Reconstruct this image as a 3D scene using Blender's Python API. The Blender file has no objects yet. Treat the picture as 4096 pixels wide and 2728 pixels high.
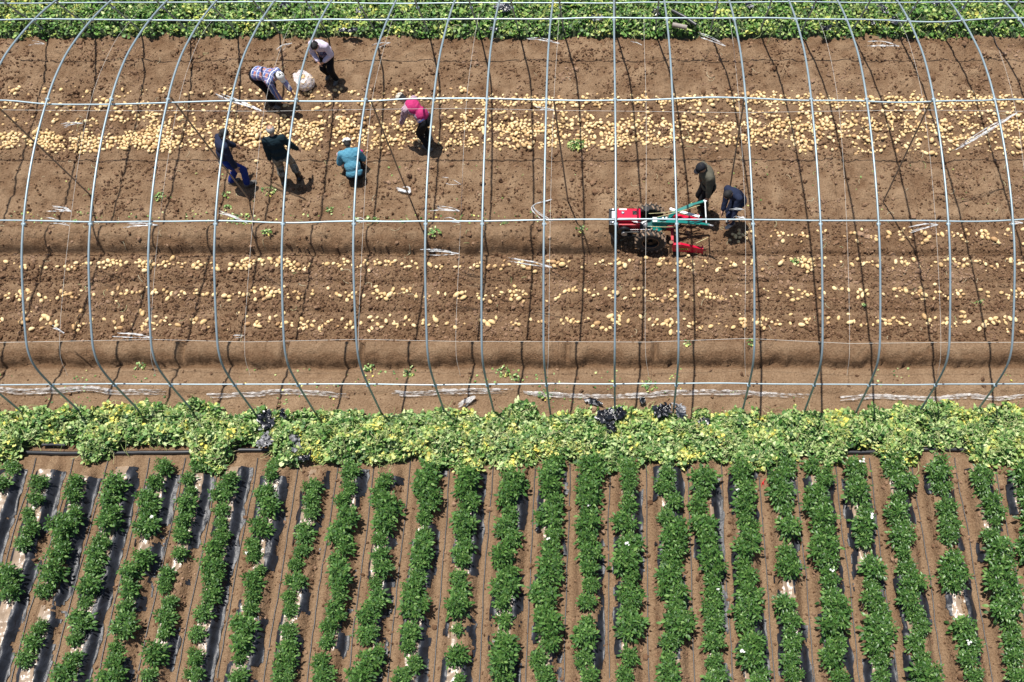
import bpy, bmesh, math, random
import numpy as np
from math import radians, sin, cos, pi
from mathutils import Vector, Matrix

# ------------------------------------------------------------------ camera, sky, sun, exposure
sc = bpy.context.scene
COL = sc.collection
CAM_F, CAM_PX, CAM_PY, CAM_DEP, CAM_H = 4100.0, 2470.0, 1364.0, radians(60.9), 17.8
cam = bpy.data.cameras.new('camera'); camo = bpy.data.objects.new('camera', cam); COL.objects.link(camo)
camo.location = (0, 0, CAM_H); camo.rotation_euler = (pi / 2 - CAM_DEP, 0, 0)
cam.sensor_fit = 'HORIZONTAL'; cam.sensor_width = 36.0; cam.lens = CAM_F / 4096 * 36
cam.shift_x = (2048 - CAM_PX) / 4096; cam.clip_end = 2000; cam.clip_start = 0.1
sc.camera = camo
SUN = Vector((-0.15, 0.20, 1.0)).normalized()
w = bpy.data.worlds.new('World'); sc.world = w; w.use_nodes = True
nt = w.node_tree; bg = nt.nodes['Background']
sky = nt.nodes.new('ShaderNodeTexSky'); sky.sky_type = 'NISHITA'; sky.sun_disc = False
sky.sun_elevation = math.asin(SUN.z); sky.sun_rotation = math.atan2(SUN.x, SUN.y)
nt.links.new(sky.outputs[0], bg.inputs[0]); bg.inputs[1].default_value = 0.07
sl = bpy.data.lights.new('sun', 'SUN'); sl.energy = 4.8; sl.angle = radians(0.53); sl.color = (1.0, 0.96, 0.9)
so = bpy.data.objects.new('sun', sl); COL.objects.link(so); so.location = (0, 0, 30)
so.rotation_euler = SUN.to_track_quat('Z', 'Y').to_euler()
sc.view_settings.view_transform = 'Standard'; sc.view_settings.look = 'None'
sc.view_settings.gamma = 1; sc.view_settings.use_curve_mapping = False; sc.view_settings.exposure = 0.62
sc.cycles.max_bounces = 5; sc.cycles.transparent_max_bounces = 8
sc.cycles.diffuse_bounces = 3; sc.cycles.glossy_bounces = 3

rng = np.random.default_rng(7)
random.seed(7)

# ------------------------------------------------------------------ general helpers
def P(px, py, z=0.0):
    """survey point: where the sight line through a photo pixel meets the level z"""
    d = CAM_DEP; u, v = px - CAM_PX, py - CAM_PY
    r = Vector((u, -v * sin(d) + CAM_F * cos(d), -v * cos(d) - CAM_F * sin(d)))
    t = (z - CAM_H) / r.z
    return Vector((0, 0, CAM_H)) + r * t

_tabs = {}
def vn(x, y, s, seed=0):
    """smooth value noise, feature size s, range -1..1"""
    if seed not in _tabs: _tabs[seed] = np.random.default_rng(1000 + seed).uniform(-1, 1, (256, 256))
    T = _tabs[seed]; x = np.asarray(x, float) / s + 1000.3; y = np.asarray(y, float) / s + 1000.7
    xi = np.floor(x).astype(int); yi = np.floor(y).astype(int); fx = x - xi; fy = y - yi
    fx = fx * fx * fx * (fx * (fx * 6 - 15) + 10); fy = fy * fy * fy * (fy * (fy * 6 - 15) + 10)
    a = T[xi & 255, yi & 255]; b = T[(xi + 1) & 255, yi & 255]; c = T[xi & 255, (yi + 1) & 255]; d = T[(xi + 1) & 255, (yi + 1) & 255]
    return (a * (1 - fx) + b * fx) * (1 - fy) + (c * (1 - fx) + d * fx) * fy
def fbm(x, y, s, seed=0, oct=4, g=0.5):
    a = 1.0; r = 0.0; n = 0.0
    for i in range(oct):
        r = r + a * vn(x, y, s, seed + i * 7); n += a; a *= g; s = s / 2.03
    return r / n
def sst(a, b, x):
    t = np.clip((np.asarray(x, float) - a) / (b - a), 0, 1); return t * t * (3 - 2 * t)

def np_mesh(name, V, F, mats=(), smooth=False, midx=None, colors=None):
    V = np.asarray(V, np.float32); F = np.asarray(F, np.int32); n = F.shape[1]
    me = bpy.data.meshes.new(name)
    me.vertices.add(len(V)); me.vertices.foreach_set('co', V.ravel())
    me.loops.add(F.size); me.loops.foreach_set('vertex_index', F.ravel())
    me.polygons.add(len(F)); me.polygons.foreach_set('loop_start', np.arange(0, F.size, n, dtype=np.int32))
    try: me.polygons.foreach_set('loop_total', np.full(len(F), n, np.int32))
    except Exception: pass
    if midx is not None: me.polygons.foreach_set('material_index', np.asarray(midx, np.int32))
    me.polygons.foreach_set('use_smooth', np.full(len(F), bool(smooth)))
    for k, c in (colors or {}).items():
        at = me.color_attributes.new(k, 'FLOAT_COLOR', 'POINT')
        cc = np.ones((len(V), 4), np.float32); c = np.asarray(c, np.float32)
        if c.ndim == 1: cc[:, 0] = c
        else: cc[:, :c.shape[1]] = c
        at.data.foreach_set('color', cc.ravel())
    me.update(calc_edges=True); me.validate()
    for m in mats: me.materials.append(m)
    return me
def link(name, me, parent=None, loc=None, rot=None, **props):
    o = bpy.data.objects.new(name, me); COL.objects.link(o)
    if parent is not None: o.parent = parent
    if loc is not None: o.location = loc
    if rot is not None: o.rotation_euler = rot
    for k, v in props.items():
        if v is not None: o[k] = v
    return o
def tag(o, label, cat, group=None):
    o['label'] = label; o['category'] = cat
    if group: o['group'] = group
    return o
def empty(name, loc, rz=0, label=None, cat=None, group=None):
    o = bpy.data.objects.new(name, None); COL.objects.link(o); o.location = loc; o.rotation_euler = (0, 0, rz)
    o.empty_display_size = 0.1
    if label: tag(o, label, cat, group)
    return o
def part(name, bm, mat, parent, smooth=False, label=None):
    me = bpy.data.meshes.new(name); bm.to_mesh(me); bm.free()
    if isinstance(mat, (list, tuple)):
        for m in mat: me.materials.append(m)
    else: me.materials.append(mat)
    if smooth:
        for p in me.polygons: p.use_smooth = True
    return link(name, me, parent, label=label)

def tube_arr(path, r, n=8, caps=True):
    """numpy tube along a path; r scalar or per point"""
    p = np.asarray(path, float); m = len(p); r = np.broadcast_to(np.asarray(r, float), (m,))
    t = np.gradient(p, axis=0); t /= np.linalg.norm(t, axis=1)[:, None] + 1e-9
    a = np.array([0.0, 0, 1]) if abs(t[0][2]) < 0.9 else np.array([1.0, 0, 0])
    V = []
    u = np.cross(t[0], a); u /= np.linalg.norm(u)
    for i in range(m):
        u = u - t[i] * (u @ t[i]); u /= np.linalg.norm(u) + 1e-9; v = np.cross(t[i], u)
        ang = np.arange(n) * 2 * pi / n
        V.append(p[i] + r[i] * (np.cos(ang)[:, None] * u + np.sin(ang)[:, None] * v))
    V = np.concatenate(V)
    F = []
    for i in range(m - 1):
        for k in range(n):
            k2 = (k + 1) % n
            F.append((i * n + k, i * n + k2, (i + 1) * n + k2, (i + 1) * n + k))
    return V, np.array(F)
def tube_mesh(name, path, r, mat, n=8, smooth=True):
    V, F = tube_arr(path, r, n)
    return np_mesh(name, V, F, [mat], smooth)
def spline(pts, k=8):
    p = np.asarray(pts, float); p = np.vstack([2 * p[0] - p[1], p, 2 * p[-1] - p[-2]]); out = []
    for i in range(1, len(p) - 2):
        for t in np.arange(k) / k:
            out.append(0.5 * ((2 * p[i]) + (-p[i - 1] + p[i + 1]) * t + (2 * p[i - 1] - 5 * p[i] + 4 * p[i + 1] - p[i + 2]) * t * t
                              + (-p[i - 1] + 3 * p[i] - 3 * p[i + 1] + p[i + 2]) * t ** 3))
    out.append(p[-2]); return np.array(out)

def bm_box(bm, c, s, rot=None, bevel=0.0):
    r = bmesh.ops.create_cube(bm, size=1.0); vs = r['verts']
    M = Matrix.Translation(Vector(c)) @ (rot.to_4x4() if rot is not None else Matrix.Identity(4)) @ Matrix.Diagonal((s[0], s[1], s[2], 1))
    bmesh.ops.transform(bm, matrix=M, verts=vs)
    if bevel > 0:
        es = list({e for v in vs for e in v.link_edges})
        bmesh.ops.bevel(bm, geom=es, offset=bevel, segments=2, affect='EDGES', profile=0.6)
def bm_cyl(bm, p0, p1, r0, r1=None, n=14):
    p0 = Vector(p0); p1 = Vector(p1); d = p1 - p0; r1 = r0 if r1 is None else r1
    q = d.to_track_quat('Z', 'Y')
    M = Matrix.Translation((p0 + p1) / 2) @ q.to_matrix().to_4x4()
    bmesh.ops.create_cone(bm, cap_ends=True, segments=n, radius1=r0, radius2=r1, depth=d.length, matrix=M)
def bm_bar(bm, p0, p1, wy, wz, bevel=0.004):
    p0 = Vector(p0); p1 = Vector(p1); d = p1 - p0
    q = d.to_track_quat('X', 'Z')
    bm_box(bm, (p0 + p1) / 2, (d.length, wy, wz), q.to_matrix(), bevel)
def bm_tube(bm, path, r, n=8):
    V, F = tube_arr(path, r, n); vs = [bm.verts.new(v) for v in V]
    for f in F: bm.faces.new([vs[i] for i in f])
    m = len(path); bm.faces.new(vs[:n][::-1]); bm.faces.new(vs[(m - 1) * n:])
def bm_ball(bm, c, rad, rot=None, sub=3):
    r = bmesh.ops.create_icosphere(bm, subdivisions=sub, radius=1.0)
    M = Matrix.Translation(Vector(c)) @ (rot.to_4x4() if rot is not None else Matrix.Identity(4)) @ Matrix.Diagonal((rad[0], rad[1], rad[2], 1))
    bmesh.ops.transform(bm, matrix=M, verts=r['verts'])

# ------------------------------------------------------------------ materials
def mat_new(name):
    m = bpy.data.materials.new(name); m.use_nodes = True
    return m, m.node_tree, m.node_tree.nodes['Principled BSDF']
def N(nt, typ, **kw):
    n = nt.nodes.new(typ)
    for k, v in kw.items(): setattr(n, k, v)
    return n
def noise_node(nt, scale, detail=3, rough=0.5, coord='Object', dist=0.0):
    tc = N(nt, 'ShaderNodeTexCoord'); n = N(nt, 'ShaderNodeTexNoise')
    n.inputs['Scale'].default_value = scale; n.inputs['Detail'].default_value = detail
    n.inputs['Roughness'].default_value = rough; n.inputs['Distortion'].default_value = dist
    nt.links.new(tc.outputs[coord], n.inputs['Vector']); return n
def ramp(nt, fac, stops):
    r = N(nt, 'ShaderNodeValToRGB'); e = r.color_ramp.elements
    e[0].position, e[0].color = stops[0][0], (*stops[0][1], 1)
    e[1].position, e[1].color = stops[-1][0], (*stops[-1][1], 1)
    for p, c in stops[1:-1]:
        x = e.new(p); x.color = (*c, 1)
    if fac is not None: nt.links.new(fac, r.inputs[0])
    return r
def mixc(nt, fac, a, b, mode='MIX'):
    m = N(nt, 'ShaderNodeMix', data_type='RGBA', blend_type=mode)
    for i, v in ((0, fac), (6, a), (7, b)):
        if hasattr(v, 'is_output'): nt.links.new(v, m.inputs[i])
        elif i == 0: m.inputs[0].default_value = v
        else: m.inputs[i].default_value = (*v, 1)
    return m.outputs[2]
def bump(nt, bs, h, strength=0.5, dist=0.01):
    b = N(nt, 'ShaderNodeBump'); b.inputs['Strength'].default_value = strength; b.inputs['Distance'].default_value = dist
    nt.links.new(h, b.inputs['Height']); nt.links.new(b.outputs[0], bs.inputs['Normal'])

def simple(name, col, rough=0.6, metal=0.0, var=0.15, nscale=12, bumpd=0.0, spec=0.5):
    m, nt, bs = mat_new(name)
    n = noise_node(nt, nscale, 4)
    a = tuple(c * (1 - var) for c in col); b = tuple(min(1, c * (1 + var)) for c in col)
    r = ramp(nt, n.outputs[0], [(0.3, a), (0.7, b)]); nt.links.new(r.outputs[0], bs.inputs['Base Color'])
    bs.inputs['Roughness'].default_value = rough; bs.inputs['Metallic'].default_value = metal
    bs.inputs['Specular IOR Level'].default_value = spec
    if bumpd: bump(nt, bs, n.outputs[0], 0.6, bumpd)
    return m

def soil_material():
    m, nt, bs = mat_new('soil')
    at = N(nt, 'ShaderNodeAttribute', attribute_name='dry_shade')
    n1 = noise_node(nt, 2.2, 5, 0.6); n2 = noise_node(nt, 28, 4, 0.65); n3 = noise_node(nt, 110, 2, 0.6)
    fresh = ramp(nt, n2.outputs[0], [(0.25, (0.095, 0.05, 0.025)), (0.5, (0.162, 0.093, 0.05)), (0.75, (0.235, 0.145, 0.083))])
    dry_shade = ramp(nt, n2.outputs[0], [(0.22, (0.205, 0.128, 0.072)), (0.5, (0.30, 0.198, 0.118)), (0.78, (0.39, 0.272, 0.17))])
    ad = N(nt, 'ShaderNodeMath', operation='MULTIPLY_ADD'); nt.links.new(n1.outputs[0], ad.inputs[0]); ad.inputs[1].default_value = 1.3; ad.inputs[2].default_value = -0.65
    a2 = N(nt, 'ShaderNodeMath', operation='ADD', use_clamp=True); nt.links.new(ad.outputs[0], a2.inputs[0])
    sep = N(nt, 'ShaderNodeSeparateColor'); nt.links.new(at.outputs['Color'], sep.inputs[0]); nt.links.new(sep.outputs[0], a2.inputs[1])
    c = mixc(nt, a2.outputs[0], fresh.outputs[0], dry_shade.outputs[0])
    nt.links.new(c, bs.inputs['Base Color'])
    bs.inputs['Roughness'].default_value = 0.95; bs.inputs['Specular IOR Level'].default_value = 0.15
    h = N(nt, 'ShaderNodeMath', operation='MULTIPLY_ADD'); nt.links.new(n3.outputs[0], h.inputs[0]); h.inputs[1].default_value = 0.35; nt.links.new(n2.outputs[0], h.inputs[2])
    bump(nt, bs, h.outputs[0], 1.0, 0.06)
    return m
def island_mat(name, stops, rough=0.5, translucent=0.0, patch=None, spec=0.4, bumpd=0, coord_seed=0.0, gloss=None):
    """colour varies from piece to piece of a joined mesh; patch = (stops2, scale, lo, hi) mixes in another palette by place"""
    m, nt, bs = mat_new(name)
    g = N(nt, 'ShaderNodeNewGeometry'); r = ramp(nt, g.outputs['Random Per Island'], stops); c = r.outputs[0]
    if patch:
        n = noise_node(nt, patch[1], 3, 0.6); r2 = ramp(nt, g.outputs['Random Per Island'], patch[0])
        mr = N(nt, 'ShaderNodeMapRange'); nt.links.new(n.outputs[0], mr.inputs[0]); mr.inputs[1].default_value = patch[2]; mr.inputs[2].default_value = patch[3]
        c = mixc(nt, mr.outputs[0], c, r2.outputs[0])
    nt.links.new(c, bs.inputs['Base Color']); bs.inputs['Roughness'].default_value = rough; bs.inputs['Specular IOR Level'].default_value = spec
    if bumpd:
        nn = noise_node(nt, 60, 3); bump(nt, bs, nn.outputs[0], 0.6, bumpd)
    if translucent:
        tr = N(nt, 'ShaderNodeBsdfTranslucent'); nt.links.new(c, tr.inputs[0]); mx = N(nt, 'ShaderNodeMixShader'); mx.inputs[0].default_value = translucent
        out = nt.nodes['Material Output']; nt.links.new(bs.outputs[0], mx.inputs[1]); nt.links.new(tr.outputs[0], mx.inputs[2]); nt.links.new(mx.outputs[0], out.inputs[0])
    return m
def film_mat(name, col, alpha, rough, var=0.2, nscale=9, bd=0.02):
    m, nt, bs = mat_new(name)
    n = noise_node(nt, nscale, 5, 0.6, dist=0.6)
    r = ramp(nt, n.outputs[0], [(0.35, tuple(c * (1 - var) for c in col)), (0.7, tuple(min(1, c * (1 + var)) for c in col))])
    nt.links.new(r.outputs[0], bs.inputs['Base Color']); bs.inputs['Roughness'].default_value = rough
    bs.inputs['Alpha'].default_value = alpha; bs.inputs['Specular IOR Level'].default_value = 0.6
    bump(nt, bs, n.outputs[0], 0.8, bd)
    return m

M_soil = soil_material()
M_clod = island_mat('soil_clod', [(0, (0.085, 0.045, 0.024)), (0.5, (0.15, 0.086, 0.049)), (1, (0.24, 0.148, 0.09))], 0.95, spec=0.15,
                    patch=([(0, (0.22, 0.135, 0.085)), (1, (0.31, 0.205, 0.135))], 1.1, 0.52, 0.66), bumpd=0.01)
M_potato = None
def potato_material(island):
    m, nt, bs = mat_new('potato_skin_pile' if island else 'potato_skin')
    rnd = N(nt, 'ShaderNodeNewGeometry').outputs['Random Per Island'] if island else N(nt, 'ShaderNodeObjectInfo').outputs['Random']
    base = ramp(nt, rnd, [(0, (0.36, 0.21, 0.095)), (0.14, (0.52, 0.35, 0.16)), (0.5, (0.62, 0.45, 0.215)), (1, (0.70, 0.54, 0.30))])
    n = noise_node(nt, 14, 4, 0.6)
    dirt = ramp(nt, n.outputs[0], [(0.54, (0, 0, 0)), (0.68, (1, 1, 1))])
    c = mixc(nt, dirt.outputs[0], base.outputs[0], (0.33, 0.2, 0.11))
    nt.links.new(c, bs.inputs['Base Color']); bs.inputs['Roughness'].default_value = 0.55; bs.inputs['Specular IOR Level'].default_value = 0.3
    return m
M_potato = potato_material(False); M_potato_pile = potato_material(True)
M_steel = simple('galvanised_steel', (0.25, 0.32, 0.355), 0.42, 0.35, 0.08, 6)
M_purlin = simple('galvanised_purlin', (0.36, 0.45, 0.49), 0.42, 0.35, 0.08, 6)
M_rust = simple('weathered_brown_pole', (0.27, 0.21, 0.155), 0.7, 0.2, 0.25, 15)
M_twine = simple('pale_twine', (0.62, 0.6, 0.55), 0.8)
M_hose = simple('black_rubber_hose', (0.02, 0.021, 0.024), 0.42, 0, 0.2, 20)
M_drip = simple('black_drip_tape', (0.022, 0.021, 0.022), 0.36, 0, 0.5, 25)
M_clear = film_mat('clear_plastic_strip', (0.66, 0.68, 0.69), 0.62, 0.22); M_skirt = film_mat('dusty_clear_film', (0.55, 0.53, 0.51), 0.6, 0.25)
M_film_mid = film_mat('clear_mulch_film', (0.36, 0.265, 0.185), 0.65, 0.3, 0.2, 5, 0.02)
M_film_blk = film_mat('black_mulch_film', (0.016, 0.018, 0.024), 1.0, 0.42, 0.4, 7, 0.02)
M_film_blk.node_tree.nodes['Principled BSDF'].inputs['Specular IOR Level'].default_value = 0.35
M_scrap_blk = film_mat('crumpled_black_film', (0.014, 0.015, 0.019), 1.0, 0.24, 0.5, 9, 0.02)
M_scrap_gry = film_mat('dusty_grey_film', (0.17, 0.17, 0.18), 1.0, 0.35, 0.4, 14, 0.03)
M_leaf_plant = island_mat('potato_leaf', [(0, (0.025, 0.07, 0.012)), (0.4, (0.045, 0.12, 0.02)), (0.8, (0.08, 0.18, 0.032)), (1, (0.17, 0.28, 0.07))], 0.4, 0.2, spec=0.5)
M_stem = simple('green_stem', (0.13, 0.22, 0.06), 0.6)
M_flower = simple('white_petal', (0.75, 0.75, 0.7), 0.6)
VG = [(0, (0.02, 0.065, 0.012)), (0.22, (0.045, 0.13, 0.02)), (0.45, (0.11, 0.24, 0.045)), (0.7, (0.25, 0.37, 0.11)), (1, (0.54, 0.62, 0.3))]
VY = [(0, (0.08, 0.19, 0.03)), (0.3, (0.28, 0.40, 0.09)), (0.6, (0.52, 0.57, 0.2)), (0.8, (0.74, 0.64, 0.10)), (1, (0.85, 0.68, 0.14))]
VF = [(0, (0.022, 0.07, 0.01)), (0.35, (0.055, 0.15, 0.02)), (0.65, (0.13, 0.27, 0.045)), (0.88, (0.30, 0.42, 0.11)), (1, (0.5, 0.56, 0.22))]
M_vine_near = island_mat('wilting_vine_leaf', VG, 0.55, 0.2, (VY, 3.0, 0.5, 0.64))
M_vine_far = island_mat('cut_vine_leaf', VF, 0.5, 0.2, (VY, 1.6, 0.5, 0.75))
M_vine_stem = island_mat('vine_stalk', [(0, (0.13, 0.2, 0.05)), (0.6, (0.28, 0.36, 0.12)), (1, (0.4, 0.36, 0.2))], 0.6)
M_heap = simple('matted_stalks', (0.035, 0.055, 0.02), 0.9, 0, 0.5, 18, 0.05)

# ------------------------------------------------------------------ the ground: one sheet
DRIP = [-132, 28, 184, 334, 506, 659, 805, 959, 1138, 1298, 1452, 1603, 1772, 1946, 2125, 2269, 2436, 2589, 2762, 2901, 3063, 3214, 3383, 3526, 3703, 3886, 4050, 4212]
DRIPX = [P(x, 2225).x for x in DRIP]
DRIPX = [DRIPX[0] - 2.2, DRIPX[0] - 1.46, DRIPX[0] - 0.73] + DRIPX + [DRIPX[-1] + 0.73, DRIPX[-1] + 1.46, DRIPX[-1] + 2.2]
DX = np.array(DRIPX); RX = (DX[1:] + DX[:-1]) / 2                 # furrow lines and ridge centres
def dug_x(x, y): return sst(-0.25, 0.05, x + 0.06 * vn(x, y, 0.2, 31))
def ground_parts(x, y):
    x = np.asarray(x, float); y = np.asarray(y, float)
    fine = fbm(x, y, 0.10, 1, 3); mid = fbm(x, y, 0.34, 4, 4); big = fbm(x, y, 2.5, 9, 2)
    h = 0.012 * big
    dry_shade = np.full(np.broadcast(x, y).shape, 0.12) + 0.1 * big
    inside = sst(8.0, 8.25, y) * (1 - sst(18.3, 18.7, y))
    # trodden field above the first bed
    up = sst(12.75, 12.95, y) * inside
    foot = fbm(x, y, 0.27, 14, 2, 0.4)
    h = h + up * (0.045 * foot + 0.045 * mid + 0.036 * fine * np.clip(0.7 + 1.2 * vn(x, y, 0.8, 15), 0.15, 1.6)) ; dry_shade = dry_shade + up * (0.36 + 0.55 * np.clip(foot, -0.4, 0.6) + 0.25 * mid)
    pot = np.exp(-((y - 15.3) / 0.95) ** 2); dry_shade = dry_shade - 0.16 * pot * up
    h = h - 0.03 * np.exp(-((y - 14.55 - 0.05 * vn(x, y, 0.9, 41)) / 0.05) ** 2) * up * 0.6
    # lifted rows between the beds
    lo = sst(9.85, 9.95, y) * (1 - sst(12.75, 12.95, y))
    h = h + lo * (0.025 * mid + 0.034 * fine + 0.018 * np.cos((y - 10.3) * 2 * pi / 0.70)); dry_shade = dry_shade + lo * (0.13 + 0.3 * mid)
    for gy, d in ((10.62, 0.035), (11.32, 0.035), (11.98, 0.03)):
        yy = y - gy - 0.015 * vn(x, y, 1.2, 33)
        h = h - d * np.exp(-(yy / 0.03) ** 2) * lo + 0.02 * np.exp(-((yy - 0.09) / 0.05) ** 2) * lo
        dry_shade = dry_shade + 0.3 * np.exp(-((yy + 0.10) / 0.05) ** 2) * lo
    # bed 1 (still standing left of the machine)
    dg = dug_x(x, y); e = 0.035 * fbm(x, y * 0, 0.35, 21, 3) 
    e = e * 1.3 + 0.012 * vn(x, y * 0, 0.08, 36); t1 = np.clip((y - 12.06 - e) / 0.28, 0, 1); b1 = (0.75 * np.sqrt(np.clip(1 - (1 - np.clip(t1 * 2.4, 0, 1)) ** 2, 0, 1)) + 0.25 * sst(0, 1, t1)) * (1 - sst(12.45, 12.85, y)) * (1 - dg)
    h = h + 0.25 * b1 + b1 * (0.035 * mid + 0.022 * fine) - 0.06 * np.exp(-((y - 12.02 - e) / 0.035) ** 2) * (1 - dg) * lo; dry_shade = dry_shade + b1 * (-0.12 + 0.5 * sst(0.4, 0.9, t1 + 0.15 * mid)) + 0.15 * b1 * mid  # near face coloured darker: fresh-cut soil plus its shade painted in
    rut = np.exp(-((y - 12.03) / 0.045) ** 2) * dg + 0.55 * np.exp(-((y - 12.86) / 0.03) ** 2) * dg
    h = h - 0.07 * rut; dry_shade = dry_shade - 0.2 * rut - 0.1 * dg * sst(12.0, 12.1, y) * (1 - sst(12.8, 12.9, y))
    # bed 2, a long unbroken bed
    e = 0.10 * fbm(x, y * 0, 0.4, 22, 4) + 0.02 * np.abs(np.sin(x * 2.7 + vn(x, y * 0, 1.5, 23) * 2))
    notch = np.exp(-((np.mod(x + 0.35 * vn(x, x * 0, 3.0, 24), 1.93) - 0.9) / 0.06) ** 2) * (vn(x, x * 0, 2.2, 25) > 0)
    e = e + 0.015 * vn(x, y * 0, 0.09, 37); lump = 0.45 * fbm(x, y, 0.2, 39, 3); t2 = np.clip((y - 9.35 - e) / 0.30, 0, 1); b2 = (0.72 * np.sqrt(np.clip(1 - (1 - np.clip(t2 * 2.3 + lump * (t2 > 0), 0, 1)) ** 2, 0, 1)) + 0.28 * sst(0, 1, t2)) * (1 - sst(9.74, 9.9, y)) * (1 - 0.6 * notch)
    h = h - 0.04 * np.exp(-((y - 9.33 - e) / 0.03) ** 2) * inside + 0.27 * b2 + b2 * (0.045 * mid + 0.022 * fine + 0.02 * np.clip(fbm(x, y, 0.2, 38, 2), -1, 0)); dry_shade = dry_shade + b2 * (-0.12 + 0.6 * sst(0.3, 0.75, t2 + 0.35 * mid + 0.15 * fine)) + 0.2 * b2 * mid  # shade of the steep near face mixed into the soil tone, top paler
    crack = np.clip(1 - np.abs(fbm(x * 0.8, y * 1.6, 0.4, 26, 3)) / 0.045, 0, 1)
    h = h - 0.045 * crack * (b2 + b1 * 0.8) * sst(-0.05, 0.15, vn(x, y, 0.6, 27))
    # smooth shoulder between bed 2 and the vine heap
    fl = sst(8.0, 8.3, y) * (1 - sst(9.25, 9.33, y))
    h = h + fl * (0.035 * mid + 0.018 * fine + 0.012 * fbm(x, y, 0.16, 28, 2) + 0.05 * sst(9.12, 9.02, y) - 0.05 * sst(8.82, 8.70, y)); dry_shade = dry_shade + fl * (0.62 + 0.25 * mid) 
    # ridged crop field in front
    fr = 1 - sst(7.35, 7.7, y)
    d = np.min(np.abs(x[..., None] - DX), axis=-1) if x.ndim else np.min(np.abs(x - DX))
    rw = 0.02 * vn(x, y, 0.3, 29)
    rid = sst(0.10, 0.23, d + rw); end = 1 - sst(7.0, 7.35, y + 0.12 * vn(x, x * 0, 0.5, 30))
    h = h + fr * (0.13 * rid * end + 0.006 * mid + rid * (0.03 * mid + 0.028 * fine) * (0.35 + 0.65 * (d > 0.0)))
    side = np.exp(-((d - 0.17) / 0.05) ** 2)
    dry_shade = dry_shade + fr * (0.42 + 0.12 * mid + 0.22 * np.exp(-((d - 0.05) / 0.045) ** 2) - 0.1 * side * 1.0 + 0.45 * rid * sst(0.26, 0.3, d))
    # rough verge under the far heap
    fv = sst(17.85, 18.1, y) * (1 - sst(30, 40, y)); h = h + 0.03 * fv * mid; dry_shade = dry_shade - 0.25 * fv
    return h, np.clip(dry_shade, 0, 1)
def gh(x, y):
    return float(ground_parts(np.array([x], float), np.array([y], float))[0][0])
def axis(lo, hi, step, far):
    core = np.arange(lo, hi + step / 2, step); out = []; d = step; v = hi
    while v < far: d *= 1.35; v += d; out.append(v)
    inn = []; d = step; v = lo
    while v > -far: d *= 1.35; v -= d; inn.append(v)
    return np.array(inn[::-1] + list(core) + out)
gx = axis(-15.6, 10.4, 0.029, 900); gy = axis(2.9, 19.0, 0.027, 900)
GX, GY = np.meshgrid(gx, gy, indexing='ij')
gxr, gyr = GX.ravel(), GY.ravel()
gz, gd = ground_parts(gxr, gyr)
nx, ny = len(gx), len(gy)
I = (np.arange(nx - 1)[:, None] * ny + np.arange(ny - 1)[None, :]).ravel()
F = np.stack([I, I + ny, I + ny + 1, I + 1], 1)
link('ground', np_mesh('ground', np.stack([gxr, gyr, gz], 1), F, [M_soil], True, colors={'dry_shade': gd}), kind='structure')

# ------------------------------------------------------------------ scattered clods (nobody could count them)
def ico(sub):
    bm = bmesh.new(); bmesh.ops.create_icosphere(bm, subdivisions=sub, radius=1.0)
    bm.verts.ensure_lookup_table(); V = np.array([v.co[:] for v in bm.verts]); F = np.array([[v.index for v in f.verts] for f in bm.faces]); bm.free()
    return V, F
def scatter(templates, pos, R, S):
    """copies of small templates (V,F) at pos (n,3) with rotation matrices R (n,3,3) and scales S (n,3)"""
    n = len(pos); idx = rng.integers(0, len(templates), n); Vs, Fs = [], []; off = 0
    for t, (V, F) in enumerate(templates):
        k = np.where(idx == t)[0]
        if not len(k): continue
        A = np.einsum('nij,nvj->nvi', R[k], V[None] * S[k][:, None, :]) + pos[k][:, None, :]
        Vs.append(A.reshape(-1, 3)); m = len(V)
        Fs.append((F[None] + (np.arange(len(k)) * m)[:, None, None]).reshape(-1, F.shape[1]) + off); off += m * len(k)
    return np.concatenate(Vs), np.concatenate(Fs)
def rotz(a):
    c, s = np.cos(a), np.sin(a); o = np.zeros_like(a); l = np.ones_like(a)
    return np.stack([np.stack([c, -s, o], -1), np.stack([s, c, o], -1), np.stack([o, o, l], -1)], -2)
def rotx(a):
    c, s = np.cos(a), np.sin(a); o = np.zeros_like(a); l = np.ones_like(a)
    return np.stack([np.stack([l, o, o], -1), np.stack([o, c, -s], -1), np.stack([o, s, c], -1)], -2)
def rand_in(n, x0, x1, y0, y1, dens):
    out = []; tot = 0
    while tot < n:
        x = rng.uniform(x0, x1, n * 3); y = rng.uniform(y0, y1, n * 3); k = rng.uniform(0, 1, n * 3) < dens(x, y)
        out.append(np.stack([x[k], y[k]], 1)); tot += k.sum()
    return np.concatenate(out)[:n]
icoV, icoF = ico(1)
ico12 = bmesh.new(); bmesh.ops.create_icosphere(ico12, subdivisions=1, radius=1.0)
clod_t = []
for k in range(6):
    V = icoV * (1 + rng.uniform(-0.28, 0.28, (len(icoV), 1))); V[:, 2] *= 0.75; clod_t.append((V, icoF))
ico12.free()
def low_ico():
    t = (1 + 5 ** 0.5) / 2
    V = np.array([(-1, t, 0), (1, t, 0), (-1, -t, 0), (1, -t, 0), (0, -1, t), (0, 1, t), (0, -1, -t), (0, 1, -t), (t, 0, -1), (t, 0, 1), (-t, 0, -1), (-t, 0, 1)], float)
    V /= np.linalg.norm(V[0])
    F = np.array([(0, 11, 5), (0, 5, 1), (0, 1, 7), (0, 7, 10), (0, 10, 11), (1, 5, 9), (5, 11, 4), (11, 10, 2), (10, 7, 6), (7, 1, 8), (3, 9, 4), (3, 4, 2), (3, 2, 6), (3, 6, 8), (3, 8, 9), (4, 9, 5), (2, 4, 11), (6, 2, 10), (8, 6, 7), (9, 8, 1)])
    return V, F
LV, LF = low_ico(); small_t = []
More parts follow.
